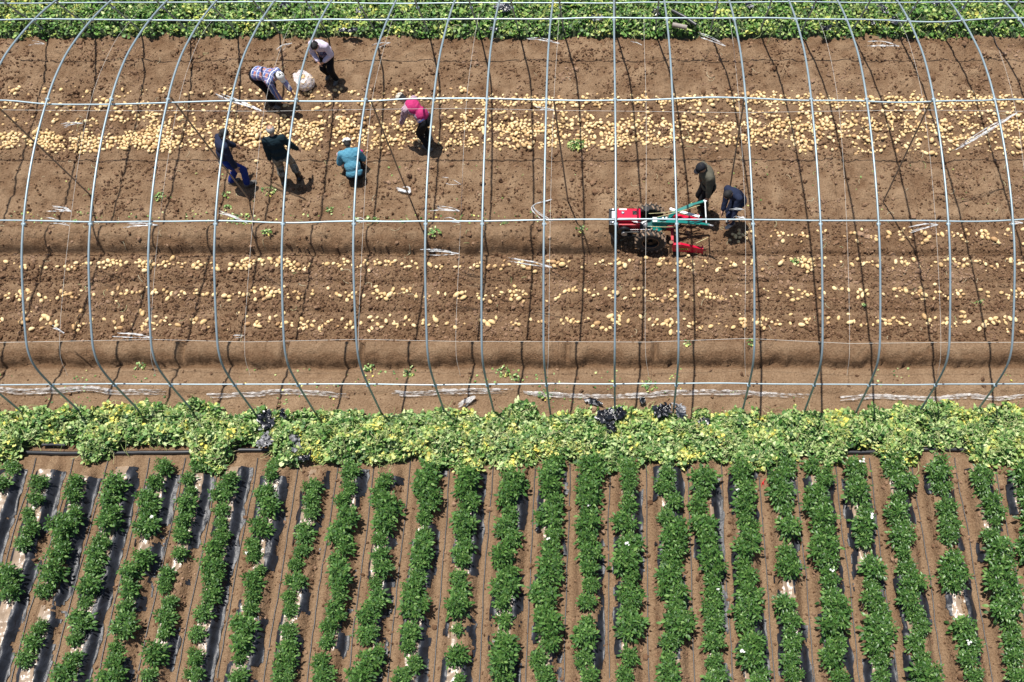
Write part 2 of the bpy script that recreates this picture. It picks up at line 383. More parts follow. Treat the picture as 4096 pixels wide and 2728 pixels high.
for k in range(8):
    V = LV * (1 + rng.uniform(-0.3, 0.3, (12, 1))) * rng.uniform(0.75, 1.25, (1, 3)); small_t.append((V, LF))
def bare_f(x, y):
    left = 1 - sst(-9.0, -5.0, x); top = sst(5.2, 7.0, y)
    return 0.03 + 0.34 * left + 0.28 * top
def film_cover(x, y, u): return fbm(x, y * 0.55, 0.42, 94, 3) + 0.08 * vn(x, y, 0.05, 95) + bare_f(x, y) - np.abs(u) ** 6 * 0.35 * (0.5 + vn(x, y, 0.22, 97)) - 0.25 * (u < -0.35)
def clod_density(x, y):
    n = fbm(x, y, 0.5, 51, 3)
    lo = (y > 9.9) & (y < 12.0)
    rows = 0.45 + 0.55 * np.exp(-((np.mod(y - 10.05 + 0.35, 0.70) - 0.35) / 0.2) ** 2)
    d = np.where(lo, rows, 0)
    d = np.where((y >= 12.0) & (y < 12.9), 0.1 + 0.4 * dug_x(x, y), d)
    up = (y >= 12.9) & (y < 18.1)
    d = np.where(up, np.clip(0.30 + 0.9 * n, 0.05, 1) * (0.75 + 0.5 * np.exp(-((y - 15.4) / 0.35) ** 2)), d)
    d = np.where((y > 8) & (y < 9.3), 0.03, d)
    dr = np.min(np.abs(x[:, None] - DX), axis=1)
    d = np.where(y < 7.2, np.clip(0.08 + 0.35 * (dr > 0.12) * (n > -0.05), 0, 1), d)
    rr = (x[:, None] - RX)[np.arange(len(x)), np.argmin(np.abs(x[:, None] - RX), axis=1)]
    d = d * np.where((y < 7.2) & (film_cover(x, y, rr / 0.27) > -0.04) & (np.abs(rr) < 0.29), 0.0, 1.0)
    return np.clip(d, 0, 1)
NC = 50000
pc = rand_in(NC, -15.3, 10.2, 3.0, 18.2, clod_density)
sz = np.clip(rng.lognormal(-4.05, 0.42, NC), 0.007, 0.052)
z = ground_parts(pc[:, 0], pc[:, 1])[0] + sz * 0.15
R = np.einsum('nij,njk->nik', rotz(rng.uniform(0, 6.28, NC)), rotx(rng.uniform(-0.5, 0.5, NC)))
V, F = scatter(small_t, np.column_stack([pc, z]), R, sz[:, None] * rng.uniform(0.8, 1.35, (NC, 3)))
link('soil_clods', np_mesh('soil_clods', V, F, [M_clod], False), kind='stuff', label='loose brown soil clods strewn over the dug field', category='soil clods')

# ------------------------------------------------------------------ heaps of cut vines
def leaf_template(w=0.5, fold=0.12, droop=0.15):
    V = np.array([(0, 0, 0), (-w * .78, .34, fold), (w * .78, .3, fold), (-w * .68, .72, fold * .6 - droop * .5), (w * .66, .7, fold * .7 - droop * .4), (0, 1.0, -droop)], float)
    F = np.array([(0, 2, 1), (1, 2, 4), (1, 4, 3), (3, 4, 5)])
    return V, F
leaf_ts = [leaf_template(rng.uniform(0.25, 0.6), rng.uniform(-0.25, 0.32), rng.uniform(-0.3, 0.7)) for _ in range(8)]
def near_edges(x):
    top = 8.36 + 0.26 * fbm(x, x * 0, 0.8, 61, 3) + 0.09 * vn(x, x * 0, 0.14, 62)
    bot = 7.26 + 0.28 * fbm(x, x * 0, 0.9, 63, 3) + 0.10 * vn(x, x * 0, 0.14, 64)
    for a, b in ((120, 310), (500, 750), (960, 1065), (3395, 3490), (3690, 3845)):
        xa, xb = P(a, 1810).x, P(b, 1810).x
        bot = bot + (7.66 - bot) * sst(xa - 0.25, xa, x) * (1 - sst(xb, xb + 0.25, x))
    # the right-hand stretch hangs a bit lower
    bot = bot - 0.12 * sst(3.2, 4.6, x) * (1 - sst(6.2, 7.0, x)) * 0.6
    return bot, top
def near_h(x, y):
    b, t = near_edges(x); s = np.clip((y - b) / (t - b), 0, 1)
    return (0.24 + 0.2 * fbm(x, y, 0.5, 65, 3)) * np.clip(np.sin(pi * s), 0, 1) ** 0.5 * ((y > b) & (y < t)) + 0.16 * fbm(x, y, 0.2, 66, 2) * (s > 0.02) * (s < 0.98)
def far_h(x, y):
    e = 18.12 + 0.09 * fbm(x, x * 0, 0.7, 71, 3)
    s = np.clip((y - e) / 0.5, 0, 1)
    return (0.24 + 0.12 * fbm(x, y, 0.7, 72, 3)) * s ** 0.6 * (1 - sst(20.9, 21.4, y)) * (y > e) + 0.12 * fbm(x, y, 0.2, 73, 2) * (s > 0.05)
def heap(name, hf, x0, x1, y0, y1, step, mleaf, nleaf, nstem, label, sizes):
    xs = np.arange(x0, x1, step); ys = np.arange(y0, y1, step); X, Y = np.meshgrid(xs, ys, indexing='ij'); x, y = X.ravel(), Y.ravel()
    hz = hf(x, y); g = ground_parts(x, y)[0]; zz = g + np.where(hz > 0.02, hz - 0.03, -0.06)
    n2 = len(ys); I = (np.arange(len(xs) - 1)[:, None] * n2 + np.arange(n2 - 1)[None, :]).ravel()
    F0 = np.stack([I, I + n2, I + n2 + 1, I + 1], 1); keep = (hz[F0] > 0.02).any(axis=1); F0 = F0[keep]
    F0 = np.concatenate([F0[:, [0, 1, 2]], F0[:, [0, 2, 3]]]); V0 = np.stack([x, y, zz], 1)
    pts = rand_in(nleaf, x0, x1, y0, y1, lambda a, b: (hf(a, b) > 0.03) * 1.0)
    hz = hf(pts[:, 0], pts[:, 1]); g = ground_parts(pts[:, 0], pts[:, 1])[0]
    S = sizes[0] + (sizes[1] - sizes[0]) * rng.beta(1.3, 2.2, nleaf)
    pos = np.column_stack([pts, g + hz * rng.uniform(0.86, 1.0, nleaf) + rng.uniform(0, 0.06, nleaf) ** 1.0])
    tilt = rng.normal(0.1, 0.85, nleaf); Rl = np.einsum('nij,njk->nik', rotz(rng.uniform(0, 6.28, nleaf)), rotx(tilt))
    V1, F1 = scatter(leaf_ts, pos, Rl, np.stack([S, S, S], 1))
    # stalks
    Vs, Fs = [], []; off = len(V0) + len(V1)
    sp = rand_in(nstem, x0, x1, y0, y1, lambda a, b: (hf(a, b) > 0.05) * 1.0)
    for k in range(nstem):
        a = rng.uniform(0, 6.28); L = rng.uniform(0.12, 0.34); c = rng.normal(0, 1.2); px, py = sp[k]
        base = gh0[k] if False else None
        q = []
        for t in (0, 0.33, 0.66, 1.0):
            q.append((px + L * t * cos(a + c * t), py + L * t * sin(a + c * t), 0.03 + 0.07 * sin(pi * t) + 0.03 * rng.uniform()))
        Vs.append(q)
    Q = np.array(Vs); fl = Q.reshape(-1, 3); hh = hf(fl[:, 0], fl[:, 1]) + ground_parts(fl[:, 0], fl[:, 1])[0]; Q[:, :, 2] += hh.reshape(Q.shape[:2])
    VV = []; FF = []
    for k in range(nstem):
        tv, tf = tube_arr(Q[k], [0.0055, 0.005, 0.004, 0.003], 3); tf = np.concatenate([tf[:, [0, 1, 2]], tf[:, [0, 2, 3]]])
        VV.append(tv); FF.append(tf + off); off += len(tv)
    V = np.concatenate([V0, V1] + VV); Fall = np.concatenate([F0, F1 + len(V0)] + FF)
    mi = np.concatenate([np.zeros(len(F0)), np.ones(len(F1)), np.full(sum(len(f) for f in FF), 2)])
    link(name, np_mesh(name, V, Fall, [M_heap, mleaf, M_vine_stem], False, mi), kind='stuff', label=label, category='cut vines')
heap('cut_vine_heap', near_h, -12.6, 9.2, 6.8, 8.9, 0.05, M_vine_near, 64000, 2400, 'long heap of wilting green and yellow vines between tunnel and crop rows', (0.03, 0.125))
heap('cut_vine_heap', far_h, -15.6, 10.6, 17.9, 21.4, 0.07, M_vine_far, 54000, 2200, 'dark green bank of cut vines beyond the far side of the tunnel', (0.04, 0.135))

# loose leaf litter on the smooth shoulder
def litter_d(x, y): return ((y > 8.35) & (y < 9.3)) * 0.8 * (vn(x, y, 0.6, 75) > 0.1) + (np.abs(y - 12.9) < 0.15) * (x < -1) * 0.9 + ((y > 13) & (y < 14.4)) * 0.05
pl = rand_in(420, -13, 9, 8.3, 14.4, litter_d); n = len(pl); S = rng.uniform(0.03, 0.06, n)
V, F = scatter(leaf_ts, np.column_stack([pl, ground_parts(pl[:, 0], pl[:, 1])[0] + 0.012]), np.einsum('nij,njk->nik', rotz(rng.uniform(0, 6.28, n)), rotx(rng.normal(0, 0.25, n))), np.stack([S, S, S], 1))
link('leaf_litter', np_mesh('leaf_litter', V, F, [M_vine_near], False), kind='stuff', label='scattered pale green leaf scraps on the bare soil', category='leaf litter')
# pale roots and straws lying about
VV, FF, off = [], [], 0
rp = rand_in(230, -13, 9, 9.9, 17.8, lambda x, y: 0.3 + 0.7 * np.exp(-((y - 15) / 0.9) ** 2) + 0.6 * ((y > 10) & (y < 12.9)))
for k in range(len(rp)):
    a = rng.uniform(0, 6.28); L = rng.uniform(0.06, 0.2); c = rng.normal(0, 1.3); q = []
    for t in (0, .25, .5, .75, 1.0):
        x = rp[k][0] + L * t * cos(a + c * t); y = rp[k][1] + L * t * sin(a + c * t); q.append((x, y, 0.022))
    q = np.array(q); q[:, 2] += ground_parts(q[:, 0], q[:, 1])[0]; tv, tf = tube_arr(q, 0.0032, 4); VV.append(tv); FF.append(tf + off); off += len(tv)
M_root = island_mat('pale_root', [(0, (0.5, 0.42, 0.25)), (0.6, (0.62, 0.58, 0.4)), (1, (0.3, 0.4, 0.14))], 0.7)
link('pale_roots', np_mesh('pale_roots', np.concatenate(VV), np.concatenate(FF), [M_root]), kind='stuff', label='thin pale roots and stalks littering the dug rows', category='roots')

# ------------------------------------------------------------------ potatoes
def potato_shape(sub, seed):
    V, F = ico(sub); r = np.random.default_rng(seed); el = r.uniform(1.05, 1.65)
    b = 1 + 0.07 * np.sin(V[:, 0] * 2.1 + r.uniform(0, 6)) * np.cos(V[:, 1] * 2.7 + r.uniform(0, 6)) + 0.05 * np.sin(V @ r.normal(size=3) * 2 + r.uniform(0, 6))
    V = V * b[:, None] * np.array([el, 0.94, 0.84]); V[:, 1] += 0.1 * r.uniform(-1, 1) * V[:, 0] ** 2
    return V, F
def wob(x, s, seed): return fbm(x, x * 0, s, seed, 3)
bands = []          # (centre y px, spread px, x0, x1, count)
def add_band(x0, x1, yc, sp, n, clump=0.5): bands.append((x0, x1, yc, sp, n, clump))
add_band(-60, 1950, 372, 16, 90); add_band(2900, 4150, 375, 12, 22)
add_band(-60, 1500, 428, 18, 110); add_band(1400, 1950, 408, 16, 48); add_band(1900, 4150, 408, 20, 400, 0.3)
add_band(-60, 1500, 482, 16, 90); add_band(1400, 4150, 462, 22, 210)
add_band(-60, 700, 565, 26, 230, 0.5); add_band(150, 420, 600, 12, 20); add_band(600, 1400, 520, 30, 240, 0.5); add_band(600, 1450, 575, 20, 100)
add_band(1400, 2450, 515, 24, 220, 0.5); add_band(1400, 2500, 570, 26, 190); add_band(2400, 4150, 508, 20, 310, 0.5)
add_band(2300, 4150, 560, 26, 280, 0.5); add_band(3200, 4150, 605, 14, 50)
add_band(-60, 2500, 1062, 15, 175); add_band(2500, 4150, 1055, 20, 115); add_band(-60, 4150, 1180, 20, 265); add_band(-60, 4150, 1292, 24, 245)
add_band(2830, 4150, 945, 20, 78); add_band(60, 600, 1245, 6, 5); add_band(900, 2700, 935, 8, 0)
pts = []
for bi, (x0, x1, yc, sp, n, cl) in enumerate(bands):
    k = 0; n = int(n * 1.18)
    while k < n:
        x = rng.uniform(x0, x1)
        if rng.uniform() > 1 - cl * (0.5 - 0.9 * vn(x, bi * 3.7, 55, 80)): continue
        y = yc + rng.normal(0, sp * 0.62) + 8 * vn(x, bi * 9.1, 160, 81); y = yc + np.clip(y - yc, -sp * 2, sp * 2)
        p = P(x, y); pts.append((p.x, p.y)); k += 1
one = P(1030, 654); pts.append((one.x, one.y))
pts = np.array(pts); SZ = np.clip(rng.normal(0.0335, 0.0095, len(pts)), 0.016, 0.056); SZ[-1] = 0.045
# relax overlaps
for it in range(14):
    cell = {}
    for i, (x, y) in enumerate(pts): cell.setdefault((int(x / 0.12), int(y / 0.12)), []).append(i)
    for i, (x, y) in enumerate(pts):
        cx, cy = int(x / 0.12), int(y / 0.12)
        for a in (-1, 0, 1):
            for b in (-1, 0, 1):
                for j in cell.get((cx + a, cy + b), ()):
                    if j <= i: continue
                    d = pts[j] - pts[i]; L = math.hypot(*d) + 1e-6; need = (SZ[i] + SZ[j]) * 1.08
                    if L < need: sft = d / L * (need - L) * 0.5; pts[i] -= sft; pts[j] += sft
# keep clear of the machine and of feet
bad = (pts[:, 0] > -0.25) & (pts[:, 0] < 1.12) & (pts[:, 1] > 11.93) & (pts[:, 1] < 12.9)
FEET = [(-8.23, 13.72), (-7.07, 13.85), (-7.84, 16.18), (-6.7, 16.88), (-4.19, 14.96), (-5.71, 13.94), (1.86, 13.04), (2.48, 12.77), (-7.25, 16.69), (-5.95, 14.3)]
for fx, fy in FEET: bad |= np.hypot(pts[:, 0] - fx, pts[:, 1] - fy) < 0.2
pts, SZ = pts[~bad], SZ[~bad]
pz = ground_parts(pts[:, 0], pts[:, 1])[0] + SZ * 0.55
def to_px(x, y, z):
    z = z - CAM_H; dpt = y * cos(CAM_DEP) - z * sin(CAM_DEP); return CAM_PX + CAM_F * x / dpt, CAM_PY - CAM_F * (y * sin(CAM_DEP) + z * cos(CAM_DEP)) / dpt
ppx, ppy = to_px(pts[:, 0], pts[:, 1], pz)
near1 = np.where((ppy > 1235) & (ppy < 1350) & (ppx > -10) & (ppx < 4106))[0]; near1 = near1[np.argsort(ppx[near1])][:300]
near2 = np.where((ppy > 1130) & (ppy <= 1235) & (ppx > -10) & (ppx < 4106))[0]; near2 = near2[np.argsort(ppx[near2])][:max(0, 300 - len(near1))]
singles = list(near1) + list(near2); rest = np.array(sorted(set(range(len(pts))) - set(singles)))
HPX = [62, 352, 594, 858, 1126, 1436, 1708, 1934, 2181, 2466, 2720, 3034, 3303, 3531, 3824, 4070]   # where the hoops cross the near rows
plab = {}
for rowset, nm in ((near1, 'in the thin row beside the long soil bed'), (near2, 'in the next thin row beyond')):
    cnt = {}
    for i in rowset:
        c = sum(1 for h in HPX if h < ppx[i]); cnt[c] = cnt.get(c, 0) + 1
        OR = ['first', 'second', 'third', 'fourth', 'fifth', 'sixth', 'seventh', 'eighth', 'ninth', 'tenth', 'eleventh', 'twelfth', 'thirteenth', 'fourteenth', 'fifteenth', 'sixteenth', 'seventeenth', 'eighteenth', 'nineteenth', 'twentieth']
        k = cnt[c]; w1 = OR[k - 1] if k <= 20 else 'twenty-' + OR[min(k - 21, 8)] if k < 30 else 'thirtieth-odd'
        plab[i] = ('%s potato right of the %s hoop, ' % (w1, OR[c - 1]) if c > 0 else '%s potato from the left edge, ' % w1) + nm
pmesh = []
for k in range(10):
    V, F = potato_shape(3, 300 + k); pmesh.append(np_mesh('potato', V, F, [M_potato], True))
for i in singles:
    s = SZ[i]; x, y = pts[i]
    o = link('potato', pmesh[rng.integers(0, 10)], None, (x, y, pz[i]), (rng.uniform(-0.4, 0.4), rng.uniform(-0.3, 0.3), rng.uniform(0, 6.28)))
    o.scale = (s * rng.uniform(0.95, 1.1), s, s)
    tag(o, plab[i], 'potato', 'potatoes in the thin rows nearest the long soil bed')
tp = [potato_shape(2, 400 + k) for k in range(10)]
n = len(rest); Rp = np.einsum('nij,njk->nik', rotz(rng.uniform(0, 6.28, n)), rotx(rng.uniform(-0.4, 0.4, n)))
V, F = scatter(tp, np.column_stack([pts[rest], pz[rest]]), Rp, SZ[rest][:, None] * np.ones((1, 3)))
link('potatoes', np_mesh('potatoes', V, F, [M_potato_pile], True), kind='stuff', label='pale yellow harvested potatoes spread in rows and bands over the dug soil', category='potatoes')

# ------------------------------------------------------------------ crop rows: mulch film, drip tape, plants
def film_strip(i, xc, y0, y1, seed, bare):
    r = np.random.default_rng(seed); ys = np.arange(y0, y1, 0.035); k = 21; u = np.linspace(-1, 1, k)
    hwL = 0.25 + 0.05 * fbm(ys, ys * 0 + i, 0.3, 90, 3); hwR = 0.29 + 0.07 * fbm(ys, ys * 0 + i + 50, 0.3, 91, 3)
    hw = np.where(u[None, :] < 0, hwL[:, None], hwR[:, None])
    X = xc + u[None, :] * hw; Y = np.repeat(ys[:, None], k, 1)
    g = ground_parts(X.ravel(), Y.ravel())[0].reshape(X.shape)
    wr = 0.013 * fbm(X * 1.0 + Y * 0.5, Y * 0.3 - X, 0.09, 92, 2) + 0.010 * vn(X * 2.2 + Y * 0.25, Y * 0.25, 0.07, 93)
    Z = np.maximum(g, ground_parts(X.ravel() + 0.02, Y.ravel())[0].reshape(X.shape)) + 0.016 + wr
    # soil thrown over the film: quads removed in ragged patches; the bare factor opens the film up
    cm = (u[1:] + u[:-1]) / 2; Ym = (Y[1:, 1:] + Y[:-1, :-1]) / 2; Xm = (X[1:, 1:] + X[:-1, :-1]) / 2
    keep = film_cover(Xm, Ym, np.broadcast_to(cm[None, :], Xm.shape)) > 0
    n2 = k; I = (np.arange(len(ys) - 1)[:, None] * n2 + np.arange(k - 1)[None, :])
    F = np.stack([I, I + 1, I + n2 + 1, I + n2], -1)
    mi = np.where(np.abs(cm[None, :] + 0.12 * vn(Ym, Ym * 0 + i, 0.3, 96)) + 0.22 * (cm[None, :] > 0) > 0.55, 1, 0)
    F = F[keep]; mi = mi[keep]
    return np.stack([X.ravel(), Y.ravel(), Z.ravel()], 1), F, mi
ORD = ['first', 'second', 'third', 'fourth', 'fifth', 'sixth', 'seventh', 'eighth', 'ninth', 'tenth', 'eleventh', 'twelfth', 'thirteenth', 'fourteenth', 'fifteenth', 'sixteenth', 'seventeenth', 'eighteenth', 'nineteenth', 'twentieth', 'twenty-first', 'twenty-second', 'twenty-third', 'twenty-fourth', 'twenty-fifth', 'twenty-sixth', 'twenty-seventh', 'twenty-eighth']
# rows 3..30 of RX are those between the photo's furrow lines; numbered from the leftmost in view
def leaflet():
    w = 0.29; V = np.array([(0, 0, 0), (-w * .8, .28, .06), (0, .3, 0), (w * .8, .28, .06), (-w * .72, .62, .03), (0, .64, -.03), (w * .72, .62, .03), (0, 1.0, -.14)], float)
    F = np.array([(0, 2, 1), (0, 3, 2), (1, 2, 5), (1, 5, 4), (2, 3, 6), (2, 6, 5), (4, 5, 7), (5, 6, 7)])
    return V, F
LVt, LFt = leaflet()
def plant_mesh(seed, R0=0.2, H0=0.34, nst=7, flowers=0):
    r = np.random.default_rng(seed); Vs, Fs, mi = [], [], []; off = 0
    def put(M, s, p):
        nonlocal off
        Vs.append((LVt * s) @ M.T + p); Fs.append(LFt + off); mi.extend([0] * len(LFt)); off += len(LVt)
    def stem(path, r0):
        nonlocal off
        tv, tf = tube_arr(path, r0, 4); tf = np.concatenate([tf[:, [0, 1, 2]], tf[:, [0, 2, 3]]]); Vs.append(tv); Fs.append(tf + off); mi.extend([1] * len(tf)); off += len(tv)
    tips = []
    for s in range(nst):
        a = r.uniform(0, 6.28); rad = R0 * math.sqrt(r.uniform(0.02, 1)); H = H0 * r.uniform(0.75, 1.1) * (1 - 0.35 * (rad / R0) ** 2)
        tip = np.array([rad * cos(a), rad * sin(a), H]); tips.append(tip)
        path = np.array([[0, 0, -0.02], tip * [0.45, 0.45, 0.5], tip]); stem(path, 0.006)
        nl = r.integers(7, 10); ph = r.uniform(0, 6.28)
        for k in range(nl):
            t = 0.3 + 0.7 * k / (nl - 1); base = path[1] * (1 - t) * 2 * (t >= 0.5) + tip * (2 * t - 1) if t >= 0.5 else path[1] * t * 2
            az = ph + k * 2.4; L = r.uniform(0.13, 0.19) * (1.15 - 0.55 * t); el = radians(8 + 50 * t ** 2 + r.normal(0, 8))
            fw = np.array([cos(az) * cos(el), sin(az) * cos(el), sin(el)]); sd = np.array([-sin(az), cos(az), 0]); up = np.cross(fw, sd) * -1.0
            if up[2] < 0: up = -up
            def pos(q): return base + fw * L * q - np.array([0, 0, 1]) * 0.35 * L * q * q
            for q, side in ((0.42, 1), (0.42, -1), (0.68, 1), (0.68, -1), (1.0, 0)):
                c = pos(q); ss = L * (0.42 + 0.18 * q) * r.uniform(0.85, 1.15)
                d = fw * (0.45 if side else 1) + sd * side * 0.9 + np.array([0, 0, -0.25 - 0.3 * q + r.normal(0, 0.12)])
                d /= np.linalg.norm(d); x = np.cross(d, up); x /= np.linalg.norm(x); zz = np.cross(x, d)
                put(np.stack([x, d, zz], 1), ss, c)
            stem(np.array([base, pos(0.5), pos(1.0)]), 0.0025)
    V = np.concatenate(Vs); F = np.concatenate(Fs)
    me = np_mesh('potato_plant', V, F, [M_leaf_plant, M_stem], False, mi)
    return me, tips
PM = [plant_mesh(500 + k, R0=[0.17, 0.2, 0.23][k % 3], nst=[9, 11, 13][k % 3]) for k in range(10)]
PS = [plant_mesh(540 + k, R0=0.09, H0=0.2, nst=4) for k in range(3)]
bmf = bmesh.new()
for k in range(5):
    a = k * 2 * pi / 5; bm_box(bmf, (0.012 * cos(a), 0.012 * sin(a), 0), (0.016, 0.012, 0.003), Matrix.Rotation(a, 3, 'Z'))
FM = bpy.data.meshes.new('flower'); bmf.to_mesh(FM); bmf.free(); FM.materials.append(M_flower)
yc = lambda v: P(2400, 1700 + v / 1.525).y
# stretches of each row with plants, read top to bottom: (from, to) in photo rows, optional size
ROWS = {
 0: [(235, 430), (860, 1010), (1090, 1200)], 1: [(345, 790), (890, 1080)], 2: [(345, 480), (490, 640), (600, 860), (880, 1080), (1185, 1500)],
 3: [(345, 430), (440, 660), (690, 930), (960, 1160), (1180, 1580)], 4: [(240, 420), (430, 690), (800, 1060), (1070, 1300), (1330, 1600)],
 5: [(215, 310), (320, 640), (650, 860), (900, 1050), (1060, 1320), (1370, 1600)], 6: [(315, 480), (500, 640), (650, 910), (920, 1210), (1230, 1350), (1400, 1600)],
 7: [(215, 370), (380, 570), (620, 960), (930, 1200), (1200, 1600)], 8: [(370, 600), (655, 910), (940, 1180), (1235, 1600)],
 9: [(280, 1600)], 10: [(330, 1330), (1400, 1600)], 11: [(300, 1190), (1250, 1600)], 12: [(310, 550), (570, 1170), (1240, 1275), (1375, 1480), (1530, 1600)],
 13: [(350, 1150), (1175, 1225), (1310, 1600)], 14: [(200, 1600)], 15: [(260, 1130), (1170, 1600)], 16: [(240, 300), (310, 540), (565, 670), (700, 1300), (1375, 1600)],
 17: [(270, 1600)], 18: [(310, 560), (580, 880), (905, 1600)], 19: [(290, 1600)], 20: [(230, 680), (755, 960), (1065, 1250), (1295, 1600)], 21: [(230, 1600)],
 22: [(240, 480), (500, 770), (865, 1600)], 23: [(180, 1600)], 24: [(250, 460), (495, 760), (790, 1035), (1215, 1600)], 25: [(300, 620), (655, 1600)], 26: [(310, 1600)]}
NP = 0
for row in range(27):
    rx = RX[row + 3]; seg = ROWS[row]; ordn = 0
    for (a, b) in seg:
        ya, yb = yc(a), yc(min(b, 1640)); L = ya - yb; nn = max(1, round(L / 0.27)); small = L < 0.2
        for k in range(nn):
            y = ya - (k + 0.5) * L / nn + rng.normal(0, 0.02); ordn += 1; sm = small
            mesh, tips = (PS if sm else PM)[rng.integers(0, 3 if sm else 10)]
            # plants lean over the middle of the ridge; small rows on the far left are thinner
            s = rng.uniform(0.58, 1.12) * (0.88 if row < 9 else 0.98 if row < 13 else 1.07); x = rx + rng.normal(0, 0.055)
            o = link('potato_plant', mesh, None, (x, y, gh(x, y) + 0.0), (0, 0, rng.uniform(0, 6.28))); o.scale = (s, s, s * rng.uniform(0.9, 1.15))
            lab = 'potato plant %s from the vine heap in the %s crop row from the left' % (ORD[min(ordn - 1, 27)], ORD[row])
            tag(o, lab, 'potato plant', 'potato plants in the mulched crop rows'); NP += 1
            if not sm and rng.uniform() < (0.01 if row < 15 else 0.05):
                t = tips[0] * 1.0
                for q in range(4):
                    f = link('flower', FM, o, (t[0] + rng.normal(0, .02), t[1] + rng.normal(0, .02), t[2] + 0.06 + rng.uniform(0, .02)), (rng.normal(0, .4), rng.normal(0, .4), 0)); f.scale = (1.1, 1.1, 1.1)
for row in range(-1, 28):
    i = row + 3; V, F, mi = film_strip(row, RX[i], 2.9, 7.12 + 0.12 * sin(i * 2.3), 700 + row, bare_f)
    if len(F) < 10: continue
    o = link('mulch_film', np_mesh('mulch_film', V, F, [M_film_mid, M_film_blk], True, mi))
    pos = 'under the %s crop row from the left' % ORD[row] if 0 <= row < 27 else ('on the ridge at the left edge' if row < 0 else 'on the ridge at the right edge')
    tag(o, 'ragged black and clear mulch film ' + pos, 'plastic film', 'mulch films over the crop ridges')
for i in range(2, len(DX) - 2):
    ys = np.arange(2.9, 7.42, 0.09); xs = DX[i] + 0.022 * vn(ys, ys * 0 + i * 3, 0.9, 97) + 0.008 * vn(ys, ys * 0 + i, 0.2, 98)
    zs = ground_parts(xs, ys)[0] + 0.012
    k = i - 2; nm = ['at the left edge of the crop field'] + ['between the %s and %s crop rows from the left' % (ORD[j], ORD[j + 1]) for j in range(26)]
    lab = 'thin black drip tape ' + (nm[k - 1] if 0 < k < 27 else ('beyond the first crop row' if k <= 0 else ('just right of the last crop row' if k == 27 else 'two furrows right of the last crop row' if k == 28 else 'on the farthest furrow at the right edge')))
    tag(link('drip_tape', tube_mesh('drip_tape', np.column_stack([xs, ys, zs]), 0.010, M_drip, 6)), lab, 'drip tape', 'drip tapes in the furrows')
# header hose half buried at the rows' heads
hx = np.arange(-12.5, 9.0, 0.15); hy = P(2400, 1808).y + 0.05 * vn(hx, hx * 0, 1.6, 99)
hz = ground_parts(hx, hy)[0] + 0.035
tag(link('header_hose', tube_mesh('header_hose', np.column_stack([hx, hy, hz]), 0.036, M_hose, 12)), 'thick black supply hose half buried under the heap of cut vines', 'hose')
a, b = P(170, 1779, 0.08), P(262, 1781, 0.08)
tag(link('rubber_pipe', tube_mesh('rubber_pipe', [a, (a + b) / 2 + Vector((0, .01, 0)), b], 0.03, M_hose, 12)), 'short black pipe length lying behind the supply hose at the left', 'pipe')
a, b = P(1742, 1783, 0.27), P(1790, 1782, 0.27)
tag(link('tube_offcut', tube_mesh('tube_offcut', [a, (a + b) / 2, b], 0.022, simple('silver_tube', (0.6, 0.6, 0.6), 0.3, 0.6), 12)), 'short silver and black tube offcut resting on the cut vines', 'tube')

# ------------------------------------------------------------------ tunnel frame
frame = empty('greenhouse_frame', (-2, 13, 0), 0, 'bare galvanised steel tunnel greenhouse frame of hoops and purlins over the potato field', 'greenhouse frame')
inv = Matrix.Translation((2, -13, 0))
PROF = [(8.30, -0.1), (8.30, 0.6), (8.30, 1.25), (8.34, 1.85), (8.47, 2.18), (8.72, 2.42), (9.34, 2.85), (10.0, 3.23), (10.9, 3.56), (11.9, 3.78), (12.9, 3.87), (13.6, 3.84), (14.2, 3.73), (15.12, 3.46), (16.07, 3.08), (16.8, 2.68), (17.3, 2.25), (17.55, 1.8), (17.80, 1.2), (18.1, 0.55), (18.35, -0.1)]
HX = [-13.6, -12.45, -11.33, -10.21, -9.07, -8.06, -6.91, -5.76, -4.50, -3.29, -2.35, -1.28, -0.05, 1.06, 2.37, 3.55, 4.54, 5.74, 6.82, 7.93, 9.05]
FOOT = {-10.21: -10.22, -9.07: -9.07}
prof = spline(PROF, 5)
for i, hxx in enumerate(HX):
    p = prof.copy(); lean = rng.normal(0, 0.02)
    dx = 0.10 * (hxx > 0.5) * (prof[:, 0] - 8.3) / 10 * -1.6
    q = np.column_stack([hxx + dx + lean * np.sin((prof[:, 0] - 8.3) / 10 * pi * 2) , p[:, 0], p[:, 1]])
    o = link('hoop', tube_mesh('hoop', q - np.array([-2, 13, 0]), 0.0195, M_steel, 10), frame)
    for (yy, zz) in ((8.32, 1.25), (10.42, 3.375), (12.75, 3.84), (15.15, 3.43), (17.79, 1.3)):
        bm = bmesh.new(); k = np.argmin(np.abs(q[:, 1] - yy) + np.abs(q[:, 2] - zz)); c = Vector(q[k]) - Vector((-2, 13, 0))
        bm_tube(bm, [c + Vector((-0.03, 0, -0.012)), c + Vector((0.03, 0, -0.012))], 0.03, 8)
        if -11.5 < hxx < 8: part('clamp', bm, M_purlin, o, True)
        else: bm.free()
def purlin(y, z, r, seed, wob=0.03, seg=None):
    xs = np.arange(-14.2, 9.8, 0.2); d = wob * fbm(xs, xs * 0, 2.2, seed, 2)
    q = np.column_stack([xs + 2, y + d - 13, z - 0.03 + 0.6 * d])
    link('purlin', tube_mesh('purlin', q, r, M_purlin, 8), frame)
purlin(8.335, 1.25, 0.0135, 110); purlin(10.44, 3.365, 0.0145, 111, 0.06); purlin(12.75, 3.83, 0.015, 112, 0.09); purlin(15.14, 3.47, 0.015, 113, 0.06); purlin(17.72, 1.52, 0.0135, 114)
